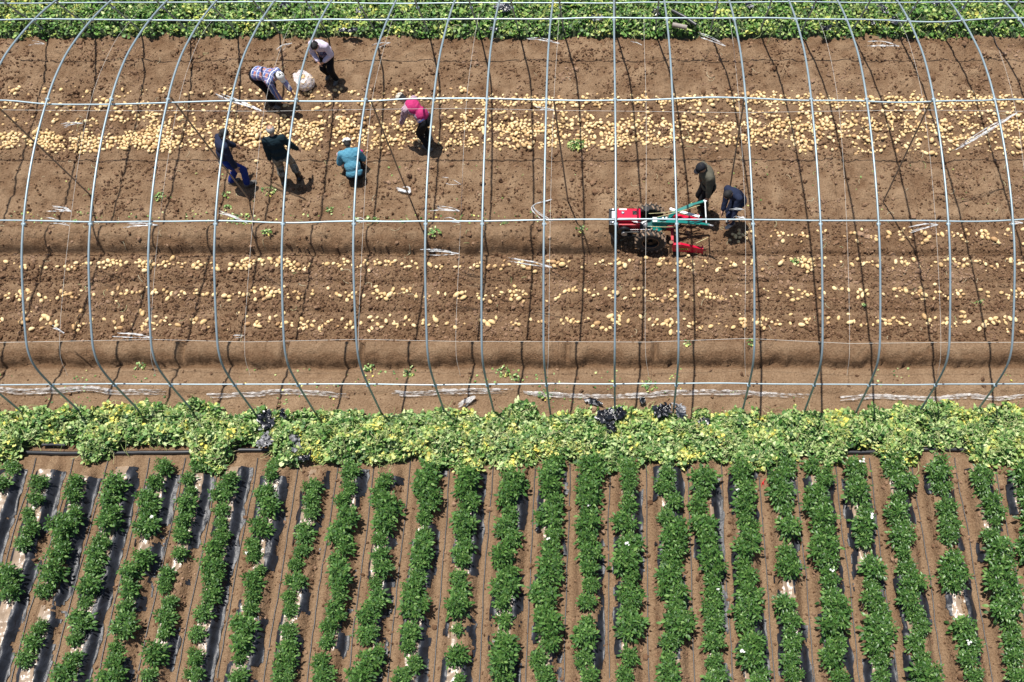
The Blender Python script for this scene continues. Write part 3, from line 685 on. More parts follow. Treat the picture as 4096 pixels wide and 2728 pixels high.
for fx, fy, tx in ((360, 779, -11.30), (996, 797, -8.02), (1642, 800, -4.45), (2272, 805, -1.15), (2914, 788, 2.28), (3532, 808, 5.66)):
    f = P(fx, fy); t = Vector((tx, 12.78, 3.8)); d = t - f; f = f - d * 0.02
    link('brace_pole', tube_mesh('brace_pole', [Vector(v) + Vector((2, -13, 0)) for v in (f, f.lerp(t, .5), t)], 0.0165, M_rust, 8), frame)

# twines inside the frame: two along the tunnel, eleven across
XS = [-10.5, -8.75, -7.0, -4.88, -3.02, -1.28, 0.55, 2.42, 4.38, 6.1, 7.9]
SP = [(P(2400, 54, 1.75).y, 1.75), (P(2400, 180, 2.1).y, 2.1), (P(2400, 440, 2.3).y, 2.3), (P(2400, 892, 1.75).y, 1.75), (P(2400, 1365, 0.95).y, 0.95)]
def string_y(pyx):
    ys = [54, 180, 440, 892, 1365]; zs = [s[1] for s in SP]; return float(np.interp(pyx, ys, zs))
wires = []
for (yy, zz, nm) in ((SP[2][0], 2.3, 'upper'), (SP[4][0], 0.95, 'lower')):
    xs = np.array([-13.0] + XS + [9.4]); q = np.column_stack([xs, yy + rng.normal(0, 0.035, len(xs)), np.full(len(xs), zz)])
    tag(link('twine', tube_mesh('twine', q, 0.0028, M_twine, 5)), 'pale twine strung along the tunnel ' + ('above the thick potato band' if nm == 'upper' else 'low above the long unbroken soil bed'), 'twine', 'twines strung along the tunnel')
for i, x in enumerate(XS):
    q = np.array([(x + rng.normal(0, 0.02), a, b) for a, b in SP]); q = np.vstack([q, [x + rng.normal(0, .05), 8.9, 0.45]])
    tag(link('cross_twine', tube_mesh('cross_twine', spline(q, 4), 0.0023, M_twine, 4)), 'fine pale twine stretched across the tunnel, %s from the left' % ORD[i], 'twine', 'twines stretched across the tunnel')

# ------------------------------------------------------------------ plastic tatters and film scraps
def ribbon(path, wdt, crump, seed, along=0.02):
    """crumpled ribbon: path (n,3), width; returns V,F"""
    r = np.random.default_rng(seed); p = np.asarray(path, float)
    L = np.concatenate([[0], np.cumsum(np.linalg.norm(np.diff(p, axis=0), axis=1))]); m = max(4, int(L[-1] / along)); s = np.linspace(0, L[-1], m)
    q = np.stack([np.interp(s, L, p[:, k]) for k in range(3)], 1); t = np.gradient(q, axis=0); t /= np.linalg.norm(t, axis=1)[:, None] + 1e-9
    sd = np.cross(t, [0, 0, 1.0]); sd /= np.linalg.norm(sd, axis=1)[:, None] + 1e-9; k = 5; u = np.linspace(-0.5, 0.5, k)
    w = 0.85 * wdt * (0.55 + 0.45 * vn(s, s * 0 + seed, 0.07, 120)) * np.minimum(1, 0.35 + 4 * (1 - np.linspace(0, 1, m)))
    V = q[:, None, :] + sd[:, None, :] * (u[None, :, None] * w[:, None, None])
    V[:, :, 2] += crump * r.uniform(-1, 1, (m, k)); V[:, :, 0] += crump * 0.3 * r.uniform(-1, 1, (m, k))
    I = (np.arange(m - 1)[:, None] * k + np.arange(k - 1)[None, :]).ravel()
    return V.reshape(-1, 3), np.stack([I, I + 1, I + k + 1, I + k], 1)
def tatter(knot, tail, n, label, z0=None, droop=0.25, mid=None, wd=0.035, name='plastic_tatter', mat=None, cat='plastic strip', group='plastic tatters on the twines'):
    z = string_y(knot[1]) if z0 is None else z0
    a = P(knot[0], knot[1], z); b = P(tail[0], tail[1], max(0.03, z - droop)); Vs, Fs, off = [], [], 0
    for k in range(n):
        j = Vector((random.uniform(-.05, .05), random.uniform(-.04, .04), random.uniform(-.03, .03))); e = b + j * 1.6
        c = (P(mid[0], mid[1], z - droop * 0.5) if mid else a.lerp(e, 0.5) + Vector((random.uniform(-.04, .04), random.uniform(-.03, .03), 0.03))) + j * .5
        V, F = ribbon(spline([a, c, e], 6), wd, 0.006, random.randrange(9999)); Vs.append(V); Fs.append(F + off); off += len(V)
    o = link(name, np_mesh(name, np.concatenate(Vs), np.concatenate(Fs), [mat or M_clear], False)); tag(o, label, cat, group)
    return o
T = [
 ((1045, 443), (878, 378), 5, 'thick white plastic bundle tied to twine below the stooping plaid shirt', .05),
 ((1168, 172), (1118, 196), 3, 'curled clear plastic strip near the white-shirted worker by the far vines', .03),
 ((1562, 170), (1500, 184), 3, 'small clear plastic strip right of the white-shirted worker', .03),
 ((2238, 174), (2110, 153), 3, 'long clear strip at the far soil edge above the green weed clump', .035),
 ((2567, 180), (2525, 166), 2, 'short clear strip at the far soil edge left of the grey pipe', .03),
 ((2902, 184), (2790, 140), 4, 'long clear strip slanting down from the grey pipe at the far vines', .035),
 ((3597, 184), (3470, 178), 3, 'looped clear strip at the far soil edge on the right', .04),
 ((178, 176), (122, 172), 3, 'clear strip at the far soil edge near the left corner', .03),
 ((330, 493), (250, 505), 4, 'clear strip over the thick potato band on the far left', .03),
 ((285, 845), (200, 836), 5, 'frayed clear strip just above the lower purlin at the far left', .03),
 ((276, 902), (192, 882), 3, 'small clear strip just below the lower purlin at the far left', .025),
 ((630, 900), (512, 905), 4, 'clear strip under the lower purlin at the third visible hoop', .035),
 ((990, 894), (870, 848), 4, 'clear strip below the worker in blue trousers', .03),
 ((1844, 737), (1763, 718), 2, 'thin clear strip on bare soil right of the small bag scrap', .025),
 ((1838, 844), (1732, 832), 5, 'clear strip just above the lower purlin in mid field', .035),
 ((1838, 890), (1782, 882), 3, 'tangled clear strip just below the lower purlin in mid field', .03),
 ((1463, 886), (1405, 889), 3, 'short clear strip under the purlin below the squatting worker', .025),
 ((2216, 440), (2150, 436), 3, 'clear strip where cross twine meets twine above the weed clump', .03),
 ((1835, 1014), (1695, 1008), 4, 'clear strip above the first thin potato row in mid field', .035),
 ((2207, 1069), (2030, 1036), 3, 'long clear strip lying over the thin potato row left of the machine', .035),
 ((3751, 898), (3640, 924), 4, 'clear strip below the lower purlin right of the machine', .035),
 ((4090, 892), (4050, 884), 3, 'clear strip at the right edge below the lower purlin', .04),
 ((256, 1332), (205, 1308), 3, 'short clear strip hanging low by the nearest potato row at left', .03),
 ((610, 1351), (468, 1336), 3, 'long clear strip on the low twine near the second visible hoop', .04),
 ((975, 1341), (945, 1346), 2, 'tiny clear strip on the low twine near the fourth visible hoop', .03),
 ((2975, 838), (2925, 842), 4, 'white strip hanging in front of the boy in navy', .03),
 ((2977, 873), (2940, 880), 4, 'white strip hanging beside the knee of the boy in navy', .03)]
for kn, tl, n, lab, wd in T: tatter(kn, tl, n, lab, wd=wd, droop=0.06 if kn[1] > 300 else 0.04, group='clear plastic strips tied to the twines')
tatter((2207, 797), (2195, 888), 3, 'bent clear strip curling beside the hoop left of the machine', mid=(2128, 826), wd=.035)
tatter((4070, 450), (3828, 590), 4, 'very long clear strip slanting across the potato band at the far right', droop=0.5, wd=.04, z0=2.0)
tatter((1640, 770), (1600, 755), 7, 'small crumpled clear bag lying on soil below the brace pole foot', z0=0.06, droop=0.03, wd=.07)
def crumple(name, cx, cy, wx, wy, rot, z, seed, mats, amp, label, cat='plastic film', group=None, grey=0.25, gl=0.0):
    """a crumpled sheet of film lying on what is below it"""
    r = np.random.default_rng(seed); nx, ny = max(8, int(wx / 0.022)), max(6, int(wy / 0.022))
    U, W = np.meshgrid(np.linspace(-1, 1, nx), np.linspace(-1, 1, ny), indexing='ij')
    rag = 1 + 0.35 * vn(np.arctan2(W, U) * 2, U * 0 + seed, 0.5, 130); keepd = np.hypot(U, W) / rag
    X = U * wx / 2; Y = W * wy / 2
    rid = 1 - np.abs(fbm(X + 0.5 * Y + seed, (Y - 0.3 * X) * 0.6, 0.15, 131, 2, 0.4)) * 3.0
    Z = amp * (0.6 * rid + 0.7 * fbm(X + seed, Y, 0.22, 133, 2)) * np.clip(1.2 - keepd, 0, 1) + 0.02
    X = X + 0.05 * vn(U * 3, W * 3 + seed, 0.5, 134); Y = Y + 0.04 * vn(U * 3 + seed, W * 3, 0.5, 135)
    c, s = cos(rot), sin(rot); V = np.stack([X * c - Y * s, X * s + Y * c, Z], -1).reshape(-1, 3)
    I = (np.arange(nx - 1)[:, None] * ny + np.arange(ny - 1)[None, :]); F = np.stack([I, I + ny, I + ny + 1, I + 1], -1)
    kd = (keepd[1:, 1:] + keepd[:-1, :-1]) / 2; keep = kd < 0.98
    gm = fbm(X + seed * 3, Y, 0.16, 136, 2)[:-1, :-1] > (0.5 - grey)
    F = F[keep]; mi = gm[keep].astype(int); Z = Z
    p = P(cx, cy, z); o = link(name, np_mesh(name, V, F, mats, True, mi), None, p)
    me = o.data
    return tag(o, label, cat, group)
BG = [M_scrap_blk, M_scrap_gry]
G = 'black film scraps in the vine heaps'
for a in [(1065, 1680, .34, .5, .3, .30, 1, 'black film scrap bunched in near vines beside a hoop foot'), (1062, 1765, .42, .36, .7, .28, 2, 'grey-black film scrap just above the supply hose'),
          (1180, 1770, .3, .5, .5, .28, 3, 'torn grey and black film hanging toward the crop rows'), (1215, 1820, .34, .3, .2, .2, 4, 'folded black film end lying at the head of a crop row'),
          (1132, 1656, .12, .22, .2, .3, 19, 'small black film tuft high in the near vines'),
          (2370, 1606, .5, .14, -.3, .06, 5, 'long twisted black film tail on soil at the vine edge'), (2425, 1665, .48, .46, .2, .30, 6, 'large grey and black film bundle left of a hoop foot'),
          (2480, 1655, .3, .3, .0, .32, 7, 'gathered black film knot at the middle hoop foot'), (2440, 1710, .3, .3, -.5, .28, 8, 'ragged black film tip below the large film bundle'),
          (2650, 1640, .5, .36, .1, .30, 9, 'big black film bundle right of the middle hoop'), (2720, 1645, .28, .4, .2, .3, 10, 'pale grey film lump beside the big black bundle'),
          (2815, 1690, .34, .22, .1, .28, 11, 'small dark film scrap sunk in the near vines right of centre'), (2570, 1600, .12, .12, .1, .1, 18, 'tiny black film tuft at the top edge of the near vines'),
          (1140, 22, .3, .3, 1, .3, 12, 'black film scrap in far vines above the white-shirted worker'), (1400, 122, .62, .16, .1, .3, 13, 'wide black film strip lying on the far vines'),
          (1438, 45, .14, .5, .15, .3, 14, 'upright grey film strip hanging on the far vines'), (2010, 30, .5, .36, -.3, .35, 15, 'large crumpled grey and black film in the far vines'),
          (1975, 118, .26, .2, .2, .28, 16, 'small black film roll below the large far film'), (2385, 70, .36, .3, .1, .3, 17, 'grey-black film ball in far vines near the middle hoop'),
          (2630, 50, .34, .28, .3, .3, 20, 'round black film ball in the far vines left of the pipe'), (2998, 20, .28, .26, .3, .3, 21, 'black film clump at the top edge right of the pipe'),
          (3305, 115, .3, .2, .3, .3, 22, 'looped black film end on the far vines'), (3530, 35, .2, .5, .6, .3, 23, 'slanting black film strip in the far vines at right'),
          (3575, 85, .22, .3, .2, .3, 24, 'black film knot at the foot of the slanting strip'), (3490, 90, .1, .26, 0, .3, 26, 'narrow grey film strip beside the slanting black strip'), (3745, 18, .24, .26, .2, .3, 25, 'black film bag top right in the far vines')]:
    gr = 0.65 if 'grey' in a[7] else 0.12
    o = crumple('film_scrap', a[0], a[1], a[2] * .8, a[3] * .8, a[4], a[5], a[6], BG, 0.09 if a[3] > .15 else .05, a[7], group=G, grey=gr)
# long plastic skirt remnant half buried along the near edge
for (x0, x1, yl, seed, lab) in ((-60, 680, 1566, 1, 'long flattened film skirt strip along the near soil edge at left'), (810, 1420, 1576, 2, 'crinkled film skirt strip along the near soil edge below left hoops'),
                         (1560, 2060, 1572, 3, 'film skirt strip with a loose flap at the near soil edge, mid field'), (2080, 3270, 1578, 4, 'longest film skirt strip, running past the middle hoop foot'), (3360, 4180, 1590, 5, 'film skirt strip along the near soil edge at far right')):
    Vs, Fs, off = [], [], 0
    for k in range(4):
        xs = np.linspace(x0 + random.uniform(0, 60), x1 - random.uniform(0, 60), 26); q = []
        for j, x in enumerate(xs):
            p = P(x, yl + 5 * (k - 1.5) + 9 * float(vn(x, seed * 5 + k, 130, 140)), 0.03); q.append((p.x, p.y, gh(p.x, p.y) + 0.03 + 0.008 * k))
        V, F = ribbon(q, [0.06, 0.035, 0.025, 0.04][k], 0.008, seed * 10 + k, 0.03); Vs.append(V); Fs.append(F + off); off += len(V)
    tag(link('skirt_film', np_mesh('skirt_film', np.concatenate(Vs), np.concatenate(Fs), [M_skirt])), lab, 'plastic film', 'film skirt strips along the soil edge')
tatter((1900, 1585), (1850, 1625), 8, 'loose clear flap of film at the near soil edge, left of middle', z0=0.08, droop=0.04, wd=.07, name='film_flap', mat=M_skirt)
M_redp = simple('red_plastic', (0.6, 0.03, 0.04), 0.4)
o = tatter((3062, 1915), (3052, 1950), 2, 'small red plastic tag lying at the head of a furrow', z0=0.06, droop=0.02, wd=.03, name='red_tag', mat=M_redp, cat='plastic tag', group=None)
# pipes on the far vines
a, b = P(2690, 98, .32), P(2748, 110, .3)
tag(link('pipe_offcut', tube_mesh('pipe_offcut', [a, a.lerp(b, .5), b], 0.055, simple('dusty_grey_pipe', (0.25, 0.22, 0.19), 0.8), 12)), 'short dusty grey pipe resting at the edge of the far vines', 'pipe')
a, b = P(2688, 42, .34), P(2785, 100, .3)
tag(link('black_pipe', tube_mesh('black_pipe', [a, a.lerp(b, .5) + Vector((0, 0, .03)), b], 0.045, M_hose, 12)), 'longer black pipe slanting across the far vines', 'pipe')

# ------------------------------------------------------------------ loose green sprigs on the soil
def sprig(px, py, n, rad, label, seed, mat=None, sz=(0.035, 0.07), hh=0.08):
    p = P(px, py); r = np.random.default_rng(seed); a = r.uniform(0, 6.28, n); d = rad * np.sqrt(r.uniform(0, 1, n)); S = r.uniform(sz[0], sz[1], n)
    pos = np.stack([d * np.cos(a), d * np.sin(a) * 0.8, 0.01 + hh * (1 - (d / rad) ** 2) * r.uniform(0.3, 1, n)], 1)
    R = np.einsum('nij,njk->nik', rotz(r.uniform(0, 6.28, n)), rotx(r.normal(0.1, 0.5, n))); V, F = scatter(leaf_ts, pos, R, np.stack([S, S, S], 1)); mi = [0] * len(F)
    Fq = [F]; Vq = [V]; off = len(V)
    for k in range(max(2, n // 12)):
        b = r.uniform(0, 6.28); L = rad * r.uniform(0.6, 1.2); tv, tf = tube_arr([(0, 0, 0.02), (L * .5 * cos(b), L * .5 * sin(b), 0.05), (L * cos(b + .5), L * sin(b + .5), 0.02)], 0.004, 4)
        tf = np.concatenate([tf[:, [0, 1, 2]], tf[:, [0, 2, 3]]]); Vq.append(tv); Fq.append(tf + off); off += len(tv); mi += [1] * len(tf)
    o = link('vine_sprig', np_mesh('vine_sprig', np.concatenate(Vq), np.concatenate(Fq), [mat or M_vine_near, M_vine_stem], False, mi), None, (p.x, p.y, gh(p.x, p.y)))
    return tag(o, label, 'vine sprig', 'green sprigs lying on the soil')
for k, a in enumerate([(2305, 585, 90, .2, 'largest green vine clump, lying at the near edge of the potato band'), (1075, 768, 22, .17, 'pale green sprig lying right of the worker in blue trousers'),
     (905, 778, 14, .1, 'small wilted sprig at the heel of the worker in blue trousers'), (640, 790, 34, .14, 'green sprig on trodden soil at left, above the lower purlin'), (915, 838, 14, .08, 'tiny bright sprig just above the purlin at the fourth hoop'),
     (1318, 838, 16, .09, 'bright sprig above the purlin beyond the worker in camouflage trousers'), (970, 888, 60, .32, 'spread of green scraps at the far edge of the first soil bed'), (1745, 962, 30, .12, 'upright green weed on the first soil bed in mid field'),
     (1085, 962, 26, .1, 'upright bright green weed on the first soil bed at left'), (2020, 900, 14, .1, 'yellowish sprig just beyond the first soil bed'), (2330, 945, 18, .12, 'sparse weed on the first soil bed left of the machine'),
     (3182, 1052, 26, .1, 'pale sprig standing among potatoes right of the machine'), (3000, 1400, 18, .08, 'small green weed on the far side of the long soil bed'), (2745, 1400, 8, .06, 'tiny weed on the long soil bed near the middle'),
     (3915, 1210, 14, .08, 'dark green sprig in the thin potato row at far right'), (3455, 1224, 10, .05, 'tiny dark sprig between thin potato rows at right'), (2600, 1545, 34, .16, 'green plant growing through the near soil edge by the middle hoop'),
     (2180, 1580, 30, .14, 'dark weed standing at the vine edge left of the middle hoop'), (2060, 1515, 18, .1, 'low weed on the smooth shoulder left of centre'), (1480, 1475, 22, .12, 'low weed at the foot of the long bed at the fifth visible hoop'),
     (1640, 1490, 24, .15, 'dark leafy scraps below the long bed, left of centre'), (2015, 1488, 22, .16, 'pale leafy scraps below the long bed, right of the film flap'), (1430, 885, 14, .1, 'yellow green scraps under the purlin below the squatting worker'),
     (1490, 885, 20, .14, 'leafy scraps right of the short clear strip'), (1620, 890, 16, .12, 'yellowing scraps just beyond the first bed, right of squatting worker'), (560, 1470, 16, .1, 'green scraps below the long bed at the third visible hoop'),
     (2930, 765, 16, .08, 'green leaves on the soil left of the boy in navy'), (315, 905, 14, .1, 'green scraps beyond the first bed at far left')]):
    sprig(a[0], a[1], a[2], a[3], a[4], 900 + k)

# ------------------------------------------------------------------ people
def remeshed(bm, voxel, name, mats, parent, smooth_it=4, dec=None, disp=0.0, dscale=0.12, label=None, frame_axes=None):
    me = bpy.data.meshes.new('tmp'); bm.to_mesh(me); bm.free()
    o = bpy.data.objects.new('tmp', me); COL.objects.link(o)
    m = o.modifiers.new('r', 'REMESH'); m.mode = 'VOXEL'; m.voxel_size = voxel
    s = o.modifiers.new('s', 'SMOOTH'); s.iterations = smooth_it; s.factor = 0.5
    if dec:
        d = o.modifiers.new('d', 'DECIMATE'); d.ratio = dec
    dg = bpy.context.evaluated_depsgraph_get(); me2 = bpy.data.meshes.new_from_object(o.evaluated_get(dg))
    bpy.data.objects.remove(o); bpy.data.meshes.remove(me)
    n = len(me2.vertices); co = np.empty(n * 3, np.float32); me2.vertices.foreach_get('co', co); co = co.reshape(-1, 3)
    if disp:
        no = np.empty(n * 3, np.float32); me2.vertices.foreach_get('normal', no) if False else me2.vertex_normals.foreach_get('vector', no); no = no.reshape(-1, 3)
        f = 1 - 2 * np.abs(fbm(co[:, 0] + co[:, 2] * 0.6, co[:, 1] * 1.3 + co[:, 2], dscale, 150, 3)) + 0.6 * vn(co[:, 2] + co[:, 1], co[:, 0] * 0.5, dscale * .5, 155)
        co = co + no * (disp * f)[:, None]; me2.vertices.foreach_set('co', co.ravel())
    if frame_axes is not None:
        A = np.array([list(v) for v in frame_axes]); uv = co @ A.T
        at = me2.color_attributes.new('tc', 'FLOAT_COLOR', 'POINT'); c = np.ones((n, 4), np.float32); c[:, :3] = uv; at.data.foreach_set('color', c.ravel())
    me2.polygons.foreach_set('use_smooth', np.ones(len(me2.polygons), bool)); me2.update(); me2.name = name
    me2.materials.clear()
    for mm in (mats if isinstance(mats, (list, tuple)) else [mats]): me2.materials.append(mm)
    return link(name, me2, parent, label=label)
def cap(bm, p0, p1, r0, r1=None, sub=2):
    r1 = r0 if r1 is None else r1; p0, p1 = Vector(p0), Vector(p1)
    bm_ball(bm, p0, (r0,) * 3, sub=sub); bm_ball(bm, p1, (r1,) * 3, sub=sub)
    if (p1 - p0).length > 1e-4: bm_cyl(bm, p0, p1, r0, r1, 14)
def ik(a, b, l1, l2, pole):
    a, b, pole = Vector(a), Vector(b), Vector(pole); d = b - a; L = min(d.length, (l1 + l2) * 0.999); dn = d.normalized(); b = a + dn * L
    x = (l1 * l1 - l2 * l2 + L * L) / (2 * L); h = math.sqrt(max(l1 * l1 - x * x, 0)); pp = pole - dn * pole.dot(dn)
    if pp.length < 1e-4: pp = Vector((1, 0, 0))
    return a + dn * x + pp.normalized() * h, b
def basis(fw, up):
    fw = Vector(fw).normalized(); rt = fw.cross(Vector(up)).normalized(); u = rt.cross(fw)
    return Matrix((rt, fw, u)).transposed()      # columns: right, forward, up
M_skin = simple('skin', (0.42, 0.235, 0.15), 0.5, 0, 0.08); M_hair = simple('black_hair', (0.010, 0.009, 0.009), 0.8); M_hairg = simple('grey_hair', (0.32, 0.31, 0.30), 0.6, 0, 0.25, 60)
M_eye = simple('dark_eye', (0.02, 0.015, 0.012), 0.2)
def person(label, base, face, C, pose, hscale=1.0):
    """C: clothing dict; pose: pelvis, lean, feet, hands, head look. Local frame: x right, y forward."""
    root = empty('person', (base[0], base[1], gh(base[0], base[1]) - 0.005), face, label, 'person', None)
    pel = Vector(pose.get('pelvis', (0, 0, 0.88))); lean = radians(pose.get('lean', 3)); sl = radians(pose.get('side', 0)); curl = radians(pose.get('curl', 8))
    up0 = Vector((sin(sl), sin(lean), cos(lean))).normalized(); up1 = Vector((sin(sl), sin(lean + curl), cos(lean + curl))).normalized()
    wst = pel + up0 * 0.16; cht = wst + up1 * 0.20; nck = cht + up1 * 0.15; fwT = Vector((1, 0, 0)).cross(up1) * -1.0
    tw = radians(pose.get('twist', 0)); rt = Vector((cos(tw), sin(tw), 0)); rt = (rt - up1 * rt.dot(up1)).normalized(); fwc = up1.cross(rt)
    if fwc.y < 0 and False: fwc = -fwc
    nod = radians(pose.get('nod', 10)); hup = (up1 * cos(nod) + fwc * sin(nod)).normalized() if 'hup' not in pose else Vector(pose['hup']).normalized()
    turn = radians(pose.get('turn', 0)); hr = (rt * cos(turn) + fwc * sin(turn)); hr = (hr - hup * hr.dot(hup)).normalized(); hf = hup.cross(hr)
    hc = nck + hup * 0.17 + hf * 0.02; HB = Matrix((hr, hf, hup)).transposed()
    sh = [nck - up1 * 0.045 - rt * 0.17, nck - up1 * 0.045 + rt * 0.17]; hips = [pel + Vector((-0.09, 0, -0.03)), pel + Vector((0.09, 0, -0.03))]
    ft = [Vector(v) for v in pose['feet']]; kn = []; ank = []
    for s in (0, 1):
        k, a = ik(hips[s], ft[s] + Vector((0, 0, 0.08)), 0.42, 0.41, pose.get('kpole', (0, 1, 0))); kn.append(k); ank.append(a)
    hd = [Vector(v) for v in pose['hands']]; eb = []; wr = []
    for s in (0, 1):
        e, b = ik(sh[s], hd[s], 0.28, 0.25, pose.get('epole', ((-0.5, -1, -0.2), (0.5, -1, -0.2)))[s]); eb.append(e); wr.append(b)
    # ---- body, one continuous surface
    bm = bmesh.new(); TB = Matrix((rt, fwc, up1)).transposed(); T0 = Matrix((Vector((1, 0, 0)), up0.cross(Vector((1, 0, 0))), up0)).transposed()
    bm_ball(bm, cht + up1 * 0.03, (0.15, 0.10, 0.17), TB); bm_ball(bm, wst, (0.13, 0.095, 0.15), T0); bm_ball(bm, pel, (0.155, 0.11, 0.13), T0)
    cap(bm, sh[0], sh[1], 0.062); cap(bm, nck - up1 * 0.04, hc - hup * 0.06, 0.052, 0.048)
    bm_ball(bm, hc + hup * 0.01, (0.073, 0.09, 0.098), HB); bm_ball(bm, hc - hup * 0.055 + hf * 0.02, (0.055, 0.062, 0.06), HB)
    cap(bm, hc + hf * 0.085 + hup * 0.005, hc + hf * 0.106 - hup * 0.022, 0.009, 0.014, 1); cap(bm, hc + hf * 0.082 - hup * 0.055 - hr * .016, hc + hf * 0.082 - hup * 0.055 + hr * .016, 0.009, None, 1)
    for s in (-1, 1): bm_ball(bm, hc + hr * 0.075 * s - hf * 0.005 - hup * 0.005, (0.012, 0.02, 0.032), HB, 1)
    for s in (0, 1):
        cap(bm, hips[s], kn[s], 0.085, 0.056); cap(bm, kn[s], ank[s], 0.054, 0.036); bm_ball(bm, kn[s].lerp(ank[s], 0.3) - Vector((0, 0.015, 0)), (0.052, 0.052, 0.09), None)
        fd = Vector(pose.get('fdir', ((0, 1, 0), (0, 1, 0)))[s]).normalized(); cap(bm, ft[s] + Vector((0, 0, 0.045)) - fd * 0.03, ft[s] + Vector((0, 0, 0.035)) + fd * 0.15, 0.042, 0.034)
        cap(bm, sh[s], eb[s], 0.05, 0.04); cap(bm, eb[s], wr[s], 0.04, 0.026)
        # hand: palm, four unequal bent fingers, thumb from the side
        d = (wr[s] - eb[s]).normalized(); pn = Vector((-1 if s == 0 else 1, 0, 0)); pn = (pn - d * pn.dot(d)).normalized(); sd = d.cross(pn).normalized()
        if sd.y < 0: sd = -sd
        pc_ = wr[s] + d * 0.055; PB = Matrix((sd, d, pn)).transposed(); bm_ball(bm, pc_, (0.04, 0.055, 0.017), PB); cap(bm, wr[s], pc_, 0.026, 0.024)
        for f_, (off, L) in enumerate(((0.03, .068), (0.011, .078), (-0.009, .072), (-0.028, .056))):
            k0 = pc_ + sd * off + d * 0.042; k1 = k0 + d * L * 0.5 - pn * L * 0.1; k2 = k1 + d * L * 0.36 - pn * L * 0.34; cap(bm, k0, k1, 0.0105, 0.0098, 1); cap(bm, k1, k2, 0.0098, 0.0085, 1)
        t0 = pc_ + sd * 0.034 - d * 0.03; t1 = t0 + sd * 0.028 + d * 0.03 - pn * 0.012; t2 = t1 + d * 0.03 - pn * 0.012; cap(bm, t0, t1, 0.013, 0.0115, 1); cap(bm, t1, t2, 0.0115, 0.0095, 1)
    if hscale != 1: root.scale = (hscale,) * 3
    remeshed(bm, 0.0085, 'body', M_skin, root, 2, 0.35)
    for s in (-1, 1):
        bm = bmesh.new(); bm_ball(bm, hc + hr * 0.031 * s + hf * 0.078 + hup * 0.008, (0.012, 0.010, 0.009), HB, 1); part('eye', bm, M_eye, root, True)
    # ---- trousers
    bm = bmesh.new(); bm_ball(bm, pel, (0.175, 0.13, 0.14), T0); bm_ball(bm, pel + up0 * 0.09, (0.15, 0.115, 0.08), T0)
    for s in (0, 1):
        cap(bm, hips[s], kn[s], 0.105, 0.078); cap(bm, kn[s], kn[s].lerp(ank[s], C.get('leglen', 0.93)), 0.077, C.get('hem', 0.066))
    remeshed(bm, 0.014, 'trousers', C['trousers'], root, 3, None, 0.007, 0.13)
    # ---- shirt or jacket
    bm = bmesh.new(); g_ = C.get('thick', 0.0)
    bm_ball(bm, cht + up1 * 0.03, (0.175 + g_, 0.125 + g_, 0.185), TB); bm_ball(bm, wst + up0 * 0.02, (0.155 + g_, 0.12 + g_, 0.17), T0)
    bm_ball(bm, pel + up0 * C.get('hemdrop', 0.05), (0.168 + g_, 0.13 + g_, 0.12), T0)
    cap(bm, sh[0], sh[1], 0.078 + g_ * .5); cap(bm, nck - up1 * 0.06, nck - up1 * 0.005, 0.08, 0.062)
    for s in (0, 1):
        cap(bm, sh[s], eb[s], 0.072 + g_ * .6, 0.06 + g_ * .6); e2 = eb[s].lerp(wr[s], C.get('sleeve', 0.9)); cap(bm, eb[s], e2, 0.058 + g_ * .5, 0.046 + g_ * .5)
    remeshed(bm, 0.014, C.get('topname', 'shirt'), C['top'], root, 3, None, 0.008, 0.14, frame_axes=(rt, up1, fwc))
    if 'vest' in C:
        bm = bmesh.new(); bm_ball(bm, cht + up1 * 0.03 - fwc * 0.03, (0.17, 0.145, 0.18), TB); bm_ball(bm, wst - fwc * 0.025, (0.155, 0.145, 0.18), T0); bm_ball(bm, cht + up1 * 0.12 - fwc * 0.01, (0.12, 0.10, 0.06), TB)
        remeshed(bm, 0.014, 'vest', C['vest'], root, 3, None, 0.006, 0.14)
    if 'apron' in C:
        bm = bmesh.new(); bm_ball(bm, wst + fwc * 0.03 - up0 * 0.02, (0.18, 0.13, 0.16), T0); bm_ball(bm, pel + Vector((0, .03, 0)), (0.185, 0.14, 0.13), T0)
        remeshed(bm, 0.014, 'apron', C['apron'], root, 3, None, 0.006, 0.14)
    if 'belt' in C:
        bm = bmesh.new(); bm_ball(bm, pel + up0 * 0.085, (0.178, 0.142, 0.035), T0, 3); part('waistband', bm, C['belt'], root, True)
    # ---- footwear
    for s in (0, 1):
        fd = Vector(pose.get('fdir', ((0, 1, 0), (0, 1, 0)))[s]).normalized(); bm = bmesh.new()
        cap(bm, ft[s] + Vector((0, 0, 0.05)) - fd * 0.035, ft[s] + Vector((0, 0, 0.043)) + fd * 0.16, 0.052, 0.044); cap(bm, ft[s] + Vector((0, 0, 0.06)), ank[s].lerp(kn[s], C.get('boot', 0.06)), 0.052, 0.058)
        remeshed(bm, 0.013, 'boot' if C.get('boot', 0) > 0.1 else 'shoe', C['shoes'], root, 2)
    # ---- head wear, hair
    if 'hair' in C:
        bm = bmesh.new(); bm_ball(bm, hc + hup * 0.03 - hf * 0.016, (0.084, 0.094, 0.092), HB, 3)
        if C.get('bald'): bmesh.ops.bisect_plane(bm, geom=bm.verts[:] + bm.edges[:] + bm.faces[:], plane_co=hc + hup * 0.085, plane_no=hup, clear_outer=True)
        bmesh.ops.bisect_plane(bm, geom=bm.verts[:] + bm.edges[:] + bm.faces[:], plane_co=hc + hf * 0.045 - hup * 0.02, plane_no=(hf - hup * 0.5), clear_outer=True)
        if not C.get('bald'): bm_ball(bm, hc - hf * 0.075 - hup * 0.03, (0.06, 0.035, 0.06), HB, 2)
        if C.get('bun'): bm_ball(bm, hc - hf * 0.11 + hup * 0.02, (0.04, 0.035, 0.04), HB, 2)
